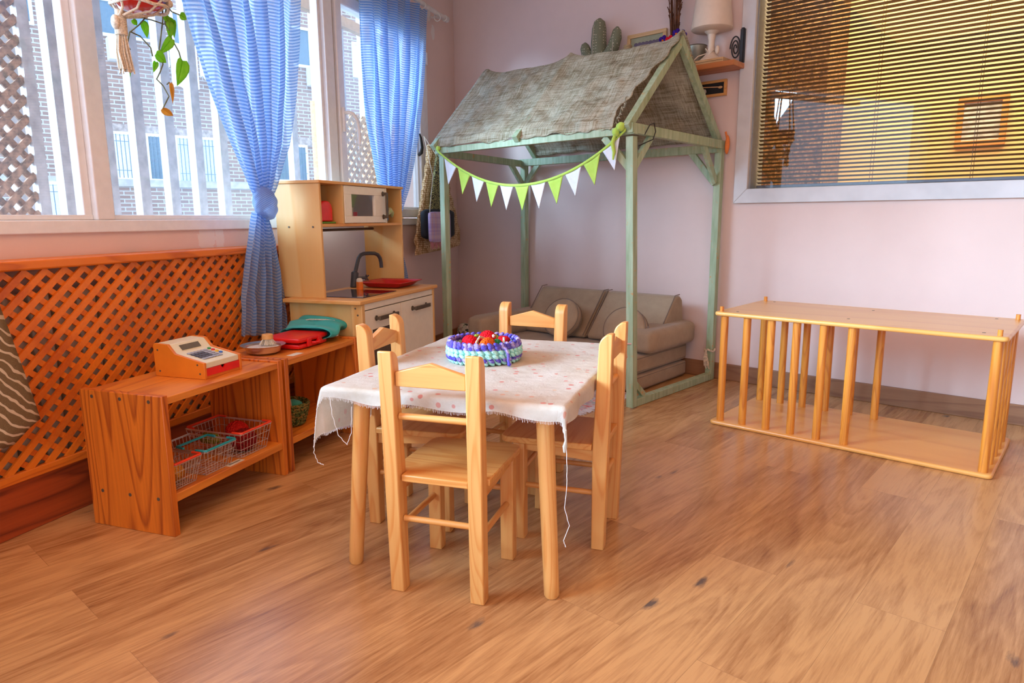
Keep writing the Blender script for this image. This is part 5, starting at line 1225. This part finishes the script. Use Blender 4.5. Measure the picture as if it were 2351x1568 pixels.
# rag rug
def rug_mat():
    m, nt, b = nm('multicolour_rag_weave'); n = noise(nt, coord(nt, (9, 75, 1)), 1, 2, .5)
    lk(nt, ramp(nt, n, [(.30, (.05, .18, .45)), (.38, (.72, .70, .72)), (.46, (.60, .04, .06)), (.52, (.78, .76, .78)), (.58, (.05, .38, .38)), (.66, (.80, .72, .74)), (.74, (.10, .10, .35))]), b.inputs['Base Color'])
    b.inputs['Roughness'].default_value = 1; w = noise(nt, coord(nt, (60, 190, 1)), 1, 2); bump(nt, w, b, .8, .004); return m
rg_ = thing('rag_rug', 'multicoloured striped rag rug with white fringe on the floor before the sofa', 'rug', (-2.35, 2.82, 0))
m_ = MB(); m_.box(-2.88, -1.875, 2.58, 3.085, .001, .009); obj('woven_body', m_, rug_mat(), rg_, bevel=.003)
m_ = MB()
for k in range(60):
    y = 2.585+k*.0083; m_.tube([(-1.876, y, .006), (-1.855, y+.003*math.sin(k), .005), (-1.835+.01*math.sin(k*1.7), y+.006*math.sin(k*2.3), .004)], .0022, 4)
o_ = obj('fringe', m_, plain('white_fringe', (.75, .72, .76), .9), rg_); o_['kind'] = 'stuff'
# flower basket in the corner
fbk = thing('toy_bucket', 'small pale bucket holding flowered cloth toys on the floor in the corner', 'bucket', (-3.10, 3.40, 0))
fx, fy = -3.33, 3.33
fbk.location = (fx, fy, 0); ORG[fbk.name] = Vector((fx, fy, 0))
m_ = MB(); m_.lathe([(0, 0), (.085, 0), (.105, .12), (.110, .125), (.104, .127), (.082, .008), (0, .008)], 32, (fx, fy, .001)); obj('bucket_body', m_, plain('pale_plastic', (.50, .36, .28), .5), fbk)
def flowerm():
    m, nt, b = nm('floral_cloth'); vo = nd(nt, 'ShaderNodeTexVoronoi'); lk(nt, coord(nt), vo.inputs[0]); vo.inputs['Scale'].default_value = 50; sp2 = nd(nt, 'ShaderNodeSeparateColor'); lk(nt, vo.outputs['Color'], sp2.inputs[0])
    lk(nt, ramp(nt, sp2.outputs[0], [(.2, (.62, .52, .44)), (.45, (.05, .22, .06)), (.6, (.60, .48, .42)), (.8, (.02, .03, .02))]), b.inputs['Base Color']); return m
m_ = MB(); m_.ell((fx-.03, fy-.01, .155), .055, .05, .055, nz=.3, ns=20); top('floral_cloth', m_, flowerm(), 'green and white flowered cloth bundle in the corner bucket', 'cloth', (fx-.03, fy-.01, .11))
m_ = MB(); m_.ell((fx+.045, fy+.02, .150), .045, .04, .045, nz=.1, ns=20); top('red_ball', m_, YR, 'red knitted ball in the corner bucket', 'toy', (fx+.045, fy+.02, .11))

# ------------------------------------------------------------------ bags hanging on the left wall by the corner
hk = thing('wall_hook', 'dark wooden hook on the window wall above the hanging bags', 'hook', (.03, -.66, 1.40), True)
m_ = MB(); m_.tube([(.005, -.64, 1.36), (.03, -.655, 1.37), (.05, -.68, 1.40), (.055, -.705, 1.46), (.05, -.715, 1.485)], [.012, .012, .010, .008, .005], 10); obj('hook', m_, black_m, hk)
def bagbody(m, s0, s1, z0, z1, t0, th_, lean=0, neck=.35, nz=.01, bottom=0, seed=0):
    def f(u, v):
        a = 2*PI*u; k = (1-v); w = neck+(1-neck)*min(1, k*1.2)**.95; c = (s0+s1)/2+lean*(k); hw = (s1-s0)/2*w
        tt = th_*(.35+.65*math.sin(PI*min(1, .15+.75*k)))
        z = z0+(z1-z0)*v-bottom*math.cos(a)*(k**3)
        p = Vector((t0+tt+tt*.9*math.sin(a), -(c+hw*math.copysign(abs(math.cos(a))**.7, math.cos(a))), z))
        return p+Vector((1, .6, .3))*nz*mnoise.noise(p*22+Vector((seed, 0, 0)))
    m.grid(f, 44, 30, cu=True)
def cap_bottom(m):
    bmesh.ops.holes_fill(m.bm, edges=[e_ for e_ in m.bm.edges if e_.is_boundary], sides=200)
def crochet_net():
    m, nt, b = nm('beige_crochet'); vo = nd(nt, 'ShaderNodeTexVoronoi'); lk(nt, coord(nt, (1, 1, 1)), vo.inputs[0]); vo.inputs['Scale'].default_value = 75; vo.inputs['Randomness'].default_value = .25
    lk(nt, ramp(nt, vo.outputs['Distance'], [(.30, (.80, .60, .36)), (.62, (.34, .18, .06))]), b.inputs['Base Color']); b.inputs['Roughness'].default_value = 1; bump(nt, vo.outputs['Distance'], b, -.8, .006) if False else bump(nt, vo.outputs['Distance'], b, .8, .005); return m
hb = thing('crochet_bag', 'large beige crochet bag hanging lowest on the window wall by the corner', 'bag', (.06, -.38, .72), True)
m_ = MB(); bagbody(m_, .27, .99, .72, 1.42, .06, .046, lean=-.09, neck=.08, nz=.012, bottom=.02, seed=2); cap_bottom(m_); obj('bag_body', m_, crochet_net(), hb)
def printm():
    m, nt, b = nm('black_yellow_print'); w = nd(nt, 'ShaderNodeTexWave', wave_type='RINGS'); lk(nt, coord(nt), w.inputs[0]); w.inputs['Scale'].default_value = 26; w.inputs['Distortion'].default_value = 14; w.inputs['Detail Scale'].default_value = 2.5
    lk(nt, ramp(nt, w.outputs['Fac'], [(.62, (.02, .02, .016)), (.74, (.42, .40, .15))]), b.inputs['Base Color']); b.inputs['Roughness'].default_value = .9; return m
hb = thing('patterned_bag', 'black drawstring bag with yellow swirls, behind the plaid bag', 'bag', (.10, -.56, .80), True)
m_ = MB(); bagbody(m_, .53, .83, .96, 1.43, .157, .026, lean=.03, neck=.12, nz=.005, seed=5); cap_bottom(m_); obj('bag_body', m_, printm(), hb)
m_ = MB(); m_.rbox(.16, .212, -.98, -.52, .81, .99, .024, n=8, puff=.006); obj('bag_bottom', m_, plain('black_blue_cloth', (.015, .02, .028), .9), hb)
def plaid():
    m, nt, b = nm('pink_plaid'); a = noise(nt, coord(nt, (1, 75, 1)), 1, 1); c_ = noise(nt, coord(nt, (1, 1, 60)), 1, 1)
    A_ = ramp(nt, a, [(.35, (.40, .07, .06)), (.48, (.62, .42, .50)), (.6, (.34, .26, .55))]); B_ = ramp(nt, c_, [(.4, (.62, .50, .60)), (.6, (.36, .28, .52))])
    lk(nt, mix(nt, .45, A_, B_), b.inputs['Base Color']); b.inputs['Roughness'].default_value = .95; return m
pm_ = plaid()
hb = thing('plaid_bag', 'small pink and purple plaid bag with fringe, hanging frontmost by the corner', 'bag', (.18, -.55, .80), True)
m_ = MB(); m_.rbox(.22, .25, -.985, -.685, .79, .975, .013, n=8, puff=.004); obj('bag_body', m_, pm_, hb)
m_ = MB(); m_.tube([(.235, -.98, .97), (.225, -.90, 1.2), (.075, -.70, 1.47)], .0022, 5); m_.tube([(.235, -.69, .97), (.225, -.70, 1.25), (.075, -.70, 1.47)], .0022, 5); obj('strap', m_, rope_m, hb)
m_ = MB()
for k in range(34): y = -.98+k*.0088; m_.tube([(.235, y, .792), (.237+.004*math.sin(k), y+.003*math.sin(k*2), .748-.008*math.sin(k*1.3))], .0018, 4)
obj('fringe', m_, plain('pink_fringe', (.58, .22, .24), .95), hb)

# ------------------------------------------------------------------ wall shelf with its things
sh = thing('wall_shelf', 'orange-brown wooden shelf on the back wall behind the tent ridge', 'shelf', (-2.1, 3.66, 1.715))
m_ = MB(); m_.box(-2.74, -1.60, 3.585, 3.739, 1.715, 1.742); obj('shelf_board', m_, wshelf_m, sh, bevel=.002)
m_ = MB(); m_.prism([(3.732, 1.70), (3.739, 1.70), (3.739, 1.915), (3.735, 1.92), (3.700, 1.92), (3.700, 1.745), (3.732, 1.745)], -1.6195, -1.6065, 'x')
sp3 = []
for k in range(60):
    a = k/59*5*PI; r_ = .008+.040*k/59; sp3.append((-1.653+r_*.62*math.cos(a), 3.712, 1.825+r_*1.35*math.sin(a)*1.0))
m_.tube(sp3, .0038, 6); m_.bar((-1.613, 3.712, 1.745), (-1.613, 3.712, 1.915), .026, .014, (0, 1, 0))
obj('iron_bracket', m_, black_m, sh)
m_ = MB(); m_.box(-2.72, -2.71, 3.60, 3.739, 1.700, 1.712); obj('iron_bracket', m_, black_m, sh)
# cactus
def dotm():
    m, nt, b = nm('dotted_olive_cloth'); vo = nd(nt, 'ShaderNodeTexVoronoi'); lk(nt, coord(nt), vo.inputs[0]); vo.inputs['Scale'].default_value = 62; vo.inputs['Randomness'].default_value = .25
    k = ramp(nt, vo.outputs['Distance'], [(.17, (1, 1, 1)), (.22, (0, 0, 0))]); lk(nt, mix(nt, k, (.20, .20, .12), (.68, .60, .42)), b.inputs['Base Color']); b.inputs['Roughness'].default_value = .95; return m
cactm = dotm()
ck = thing('cactus_plush', 'stuffed cloth cactus with white dots on the wall shelf', 'soft toy', (-2.49, 3.66, 1.742))
m_ = MB(); m_.tube([(-2.49, 3.66, 1.79), (-2.495, 3.66, 1.88), (-2.50, 3.66, 1.98), (-2.498, 3.66, 2.06), (-2.495, 3.66, 2.10), (-2.495, 3.66, 2.118)], [.050, .050, .047, .043, .032, .008], 20); obj('trunk', m_, cactm, ck)
m_ = MB(); m_.tube([(-2.51, 3.66, 1.895), (-2.555, 3.66, 1.90), (-2.588, 3.66, 1.93), (-2.60, 3.66, 1.965), (-2.60, 3.66, 1.985), (-2.598, 3.66, 1.997)], [.028, .034, .034, .030, .022, .005], 18); obj('arm', m_, cactm, ck)
m_ = MB(); m_.tube([(-2.47, 3.66, 1.89), (-2.43, 3.66, 1.90), (-2.395, 3.66, 1.94), (-2.375, 3.66, 1.99), (-2.37, 3.66, 2.03), (-2.368, 3.66, 2.05)], [.028, .034, .036, .033, .025, .006], 18); obj('arm', m_, cactm, ck)
m_ = MB(); m_.tube([(-2.51, 3.609, 1.80), (-2.512, 3.610, 1.95), (-2.511, 3.618, 2.06), (-2.505, 3.64, 2.112)], .0016, 5); m_.tube([(-2.38, 3.626, 1.90), (-2.378, 3.628, 1.99), (-2.372, 3.645, 2.04)], .0014, 5); m_.tube([(-2.588, 3.628, 1.90), (-2.602, 3.632, 1.96), (-2.60, 3.645, 1.99)], .0014, 5); obj('seam', m_, rope_m, ck)
m_ = MB(); m_.lathe([(0, 0), (.05, 0), (.062, .02), (.06, .05), (.045, .062), (0, .062)], 28, (-2.49, 3.66, 1.7425)); obj('cloth_pot', m_, fabric('terracotta_cloth', (.42, .17, .08)), ck)
# framed print
fp = thing('framed_print', 'small framed lace-edged print standing on the wall shelf', 'picture', (-2.2, 3.71, 1.742))
def tilt(yb): return Matrix.Translation((0, yb, 1.7425)) @ Matrix.Rotation(R(-4), 4, 'X')
Mf = tilt(3.700)
m_ = MB(); a0, a1, hh = -2.335, -2.075, .262
for q in ((a0, a1, 0, .022), (a0, a1, hh-.022, hh), (a0, a0+.022, .022, hh-.022), (a1-.022, a1, .022, hh-.022)): m_.box(q[0], q[1], 0, .018, q[2], q[3], Mf)
obj('frame', m_, frame_m, fp, bevel=.002)
m_ = MB(); m_.box(a0+.022, a1-.022, .010, .014, .022, hh-.022, Mf); obj('mount', m_, plain('sage_mount', (.36, .35, .22), .8), fp)
m_ = MB(); m_.box(a0+.05, a1-.045, .007, .0095, .03, hh-.055, Mf); obj('print', m_, plain('pale_blue_print', (.42, .46, .58), .7, var=.12, vs=14), fp)
m_ = MB()
for k in range(7): m_.ell(Mf @ Vector((a0+.06+k*.024, .006, hh-.062)), .014, .0015, .011, seg=12, rg=6)
obj('lace_edge', m_, plain('dark_lace', (.16, .12, .16), .9), fp)
# glass bottle
gb = thing('glass_bottle', 'little glass bottle with twine round the neck, in front of the framed print', 'bottle', (-2.275, 3.63, 1.742))
m_ = MB(); m_.lathe([(0, 0), (.045, 0), (.052, .02), (.052, .075), (.040, .11), (.020, .135), (.020, .185), (.017, .185), (.016, .135), (.036, .105), (.048, .07), (.048, .02), (0, .006)], 28, (-2.275, 3.63, 1.7425)); obj('bottle_body', m_, clear_m, gb)
m_ = MB()
for k in range(7): m_.tube([(-2.275+.0225*math.cos(2*PI*j/16), 3.63+.0225*math.sin(2*PI*j/16), 1.885+k*.006) for j in range(16)], .003, 5, closed=True)
m_.tube([(-2.275, 3.607, 1.885), (-2.30, 3.60, 1.90), (-2.315, 3.602, 1.882)], .002, 5); m_.tube([(-2.275, 3.607, 1.885), (-2.255, 3.60, 1.902), (-2.24, 3.602, 1.88)], .002, 5); m_.tube([(-2.276, 3.606, 1.885), (-2.278, 3.585, 1.84), (-2.276, 3.580, 1.80)], .002, 5)
obj('twine', m_, plain('twine', (.52, .36, .18), .95), gb)
# dried flowers
vs_ = thing('flower_vase', 'clear glass jar of dried stems on the wall shelf behind the tent peak', 'vase', (-1.99, 3.66, 1.742))
m_ = MB(); m_.lathe([(0, 0), (.045, 0), (.05, .01), (.05, .11), (.042, .13), (.042, .15), (.038, .15), (.038, .13), (.046, .11), (.046, .012), (0, .006)], 28, (-1.99, 3.66, 1.7425)); obj('jar', m_, clear_m, vs_)
m_ = MB()
for k in range(16):
    a = 2*PI*k/16*1.7; r_ = .010+.016*random.random(); x, y = r_*math.cos(a), r_*math.sin(a)*.7
    m_.tube([(-1.99+x*.5, 3.66+y*.5, 1.76), (-1.99+x, 3.66+y, 1.95), (-1.992+x*1.6, 3.66+y, 2.15), (-2.0+x*3, 3.66+y*1.5, 2.36)], .0035, 5, .0018)
for k in range(60):
    z_ = 1.98+random.random()*.38; a = random.random()*6.28; r_ = .02+(z_-1.95)*.09; p = Vector((-1.995+r_*math.cos(a), 3.66+r_*.6*math.sin(a), z_)); m_.tube([p-Vector((0, 0, .012)), p+Vector((.012*math.cos(a), 0, .012))], .0028, 4)
obj('dried_stems', m_, plain('dark_dry_stems', (.16, .055, .02), .9, var=.3), vs_)
def crochet_flower(p, mt, nme, lab):
    r = thing('crochet_flower', lab, 'flower', p); m_ = MB()
    for k in range(5): a = 2*PI*k/5; m_.ell((p[0]+.017*math.cos(a), p[1], p[2]+.017*math.sin(a)), .013, .006, .013, seg=12, rg=8, nz=.1, ns=80)
    obj('petals', m_, mt, r); m_ = MB(); m_.ell((p[0], p[1]-.006, p[2]), .006); obj('flower_centre', m_, YO, r)
pv = yarn2('violet_yarn', (.06, .02, .24), (.04, .01, .16))
crochet_flower((-2.03, 3.605, 1.905), pv, '', 'violet crochet flower on the left side of the vase'); crochet_flower((-1.945, 3.60, 1.925), pv, '', 'violet crochet flower on the right side of the vase')
crochet_flower((-1.985, 3.595, 1.895), YR, '', 'red crochet flower in the middle of the vase rim'); crochet_flower((-1.915, 3.605, 1.915), pv, '', 'violet crochet flower nearest the lamp')
# bucket
mbk = thing('metal_bucket', 'small galvanised metal bucket between vase and lamp on the wall shelf', 'bucket', (-1.865, 3.69, 1.742))
m_ = MB(); m_.lathe([(0, 0), (.038, 0), (.042, .03), (.044, .033), (.048, .08), (.050, .083), (.054, .115), (.0575, .117), (.054, .12), (.050, .115), (.036, .005), (0, .005)], 32, (-1.86, 3.675, 1.7425)); obj('bucket_body', m_, plain('galvanised', (.30, .27, .20), .45, .7), mbk)
# wooden box under the lamp, and the lamp
wbx = thing('wooden_block', 'flat light wooden block under the lamp on the wall shelf', 'block', (-1.75, 3.65, 1.742))
m_ = MB(); m_.box(-1.835, -1.665, 3.592, 3.715, 1.7425, 1.766); obj('block_body', m_, frame_m, wbx, bevel=.002)
m_ = MB(); m_.box(-1.833, -1.667, 3.5912, 3.592, 1.752, 1.754); obj('block_groove', m_, brown_metal, wbx)
lp = thing('table_lamp', 'white plastic table lamp with its cord wound round the stem, on the wall shelf', 'lamp', (-1.765, 3.655, 1.7665))
lm = plain('ivory_lamp_plastic', (.80, .62, .46), .4, var=.02); lx, ly = -1.765, 3.655
m_ = MB(); m_.lathe([(0, 0), (.062, 0), (.062, .004), (.045, .018), (.024, .038), (.017, .065), (.017, .10), (.022, .135), (.040, .152), (.030, .155), (0, .155)], 36, (lx, ly, 1.7667)); obj('lamp_base', m_, lm, lp)
m_ = MB(); m_.lathe([(.030, .150), (.105, .158), (.1095, .162), (.098, .26), (.088, .345), (.085, .345), (.096, .255), (.106, .165), (.030, .154)], 44, (lx, ly, 1.7667)); obj('lamp_shade', m_, lm, lp)
m_ = MB(); cp = []
for k in range(40): a = k/39*5*PI; cp.append((lx+(.024+.012*math.sin(k*.31))*math.cos(a), ly+(.026+.010*math.sin(k*.31))*math.sin(a), 1.80+.022*math.sin(k*.22)+.012*math.sin(k*.9)))
cp += [(lx-.05, ly-.05, 1.79), (lx-.075, ly-.062, 1.765)]
m_.tube(cp, .003, 6); m_.ell((lx+.045, ly-.02, 1.815), .012, .010, .022); obj('power_cord', m_, plain('cream_cord', (.78, .60, .44), .5), lp)
# small framed board below the shelf
kb = thing('mini_chalkboard', 'small wood-framed black board with pendants below the wall shelf', 'picture', (-1.80, 3.735, 1.60))
m_ = MB()
for q in ((-1.93, -1.70, 1.664, 1.678), (-1.93, -1.70, 1.592, 1.606), (-1.93, -1.916, 1.606, 1.664), (-1.714, -1.70, 1.606, 1.664)): m_.box(q[0], q[1], 3.722, 3.739, q[2], q[3])
obj('frame', m_, wood('orange_frame_b', (.70, .34, .10), (.5, .2, .05), axis='x'), kb, bevel=.001)
m_ = MB(); m_.box(-1.916, -1.714, 3.732, 3.736, 1.606, 1.664); obj('board', m_, black_m, kb)
m_ = MB(); m_.tube([(-1.90, 3.728, 1.655), (-1.84, 3.727, 1.648), (-1.79, 3.727, 1.644), (-1.745, 3.727, 1.640)], .003, 6); m_.ell((-1.736, 3.727, 1.638), .013, .004, .007); obj('cord', m_, plain('tan_cord', (.72, .42, .20), .8), kb)
m_ = MB(); m_.ell((-1.83, 3.728, 1.624), .012, .003, .014); obj('pendant', m_, plain('pale_pendant', (.50, .46, .36), .6), kb)

# ------------------------------------------------------------------ climbing frame
cf = thing('climbing_frame', 'wooden play frame: two long boards joined by round dowels, along the back wall', 'climbing frame', (-.78, 3.12, 0))
CX0, CX1, CY0, CY1 = -1.315, -.238, 2.862, 3.425
def rounded(x0_, x1_, y0_, y1_, r_):
    p = []
    for (cx0, cy0, a0_) in ((x1_-r_, y1_-r_, 0), (x0_+r_, y1_-r_, 90), (x0_+r_, y0_+r_, 180), (x1_-r_, y0_+r_, 270)):
        for k in range(5): a = R(a0_+22.5*k); p.append((cx0+r_*math.cos(a), cy0+r_*math.sin(a)))
    return p
for (z0_, z1_, nme) in ((.001, .019, 'bottom_board'), (.502, .520, 'top_board')):
    m_ = MB(); m_.prism(rounded(CX0, CX1, CY0, CY1, .02), z0_, z1_, 'z'); obj(nme, m_, crate_x, cf, bevel=.007, seg=3)
fxs = [-1.275, -1.172, -1.066, -.960, -.853, -.745]
ry, rb = 2.893, 3.358
for x in fxs+[-.270]:
    m_ = MB(); m_.cyl((x, ry, .0192), (x, ry, .5018), .0165, seg=18); obj('dowel', m_, crate_z, cf)
for x in fxs:
    m_ = MB(); m_.cyl((x, rb, .0192), (x, rb, .5018), .0165, seg=18); obj('dowel', m_, crate_z, cf)
for y in (3.005, 3.118, 3.232, 3.352):
    m_ = MB(); m_.cyl((-.268, y, .0192), (-.268, y, .5018), .0165, seg=18); obj('dowel', m_, crate_z, cf)
for (x, y) in ((-1.290, 2.89), (-1.285, 3.385), (-.268, 2.888), (-.262, 3.385)):
    m_ = MB(); m_.cyl((x, y, .5202), (x, y, .542), .0085, seg=14); obj('peg', m_, crate_z, cf)
m_ = MB()
for (x, y) in ((-1.23, 2.92), (-1.235, 3.37), (-.79, 2.99), (-.78, 3.33), (-.32, 2.93), (-.33, 3.36)): m_.lathe([(0, 0), (.006, 0), (.006, .0006), (0, .0006)], 12, (x, y, .5202))
obj('screw_hole', m_, screw_m, cf)
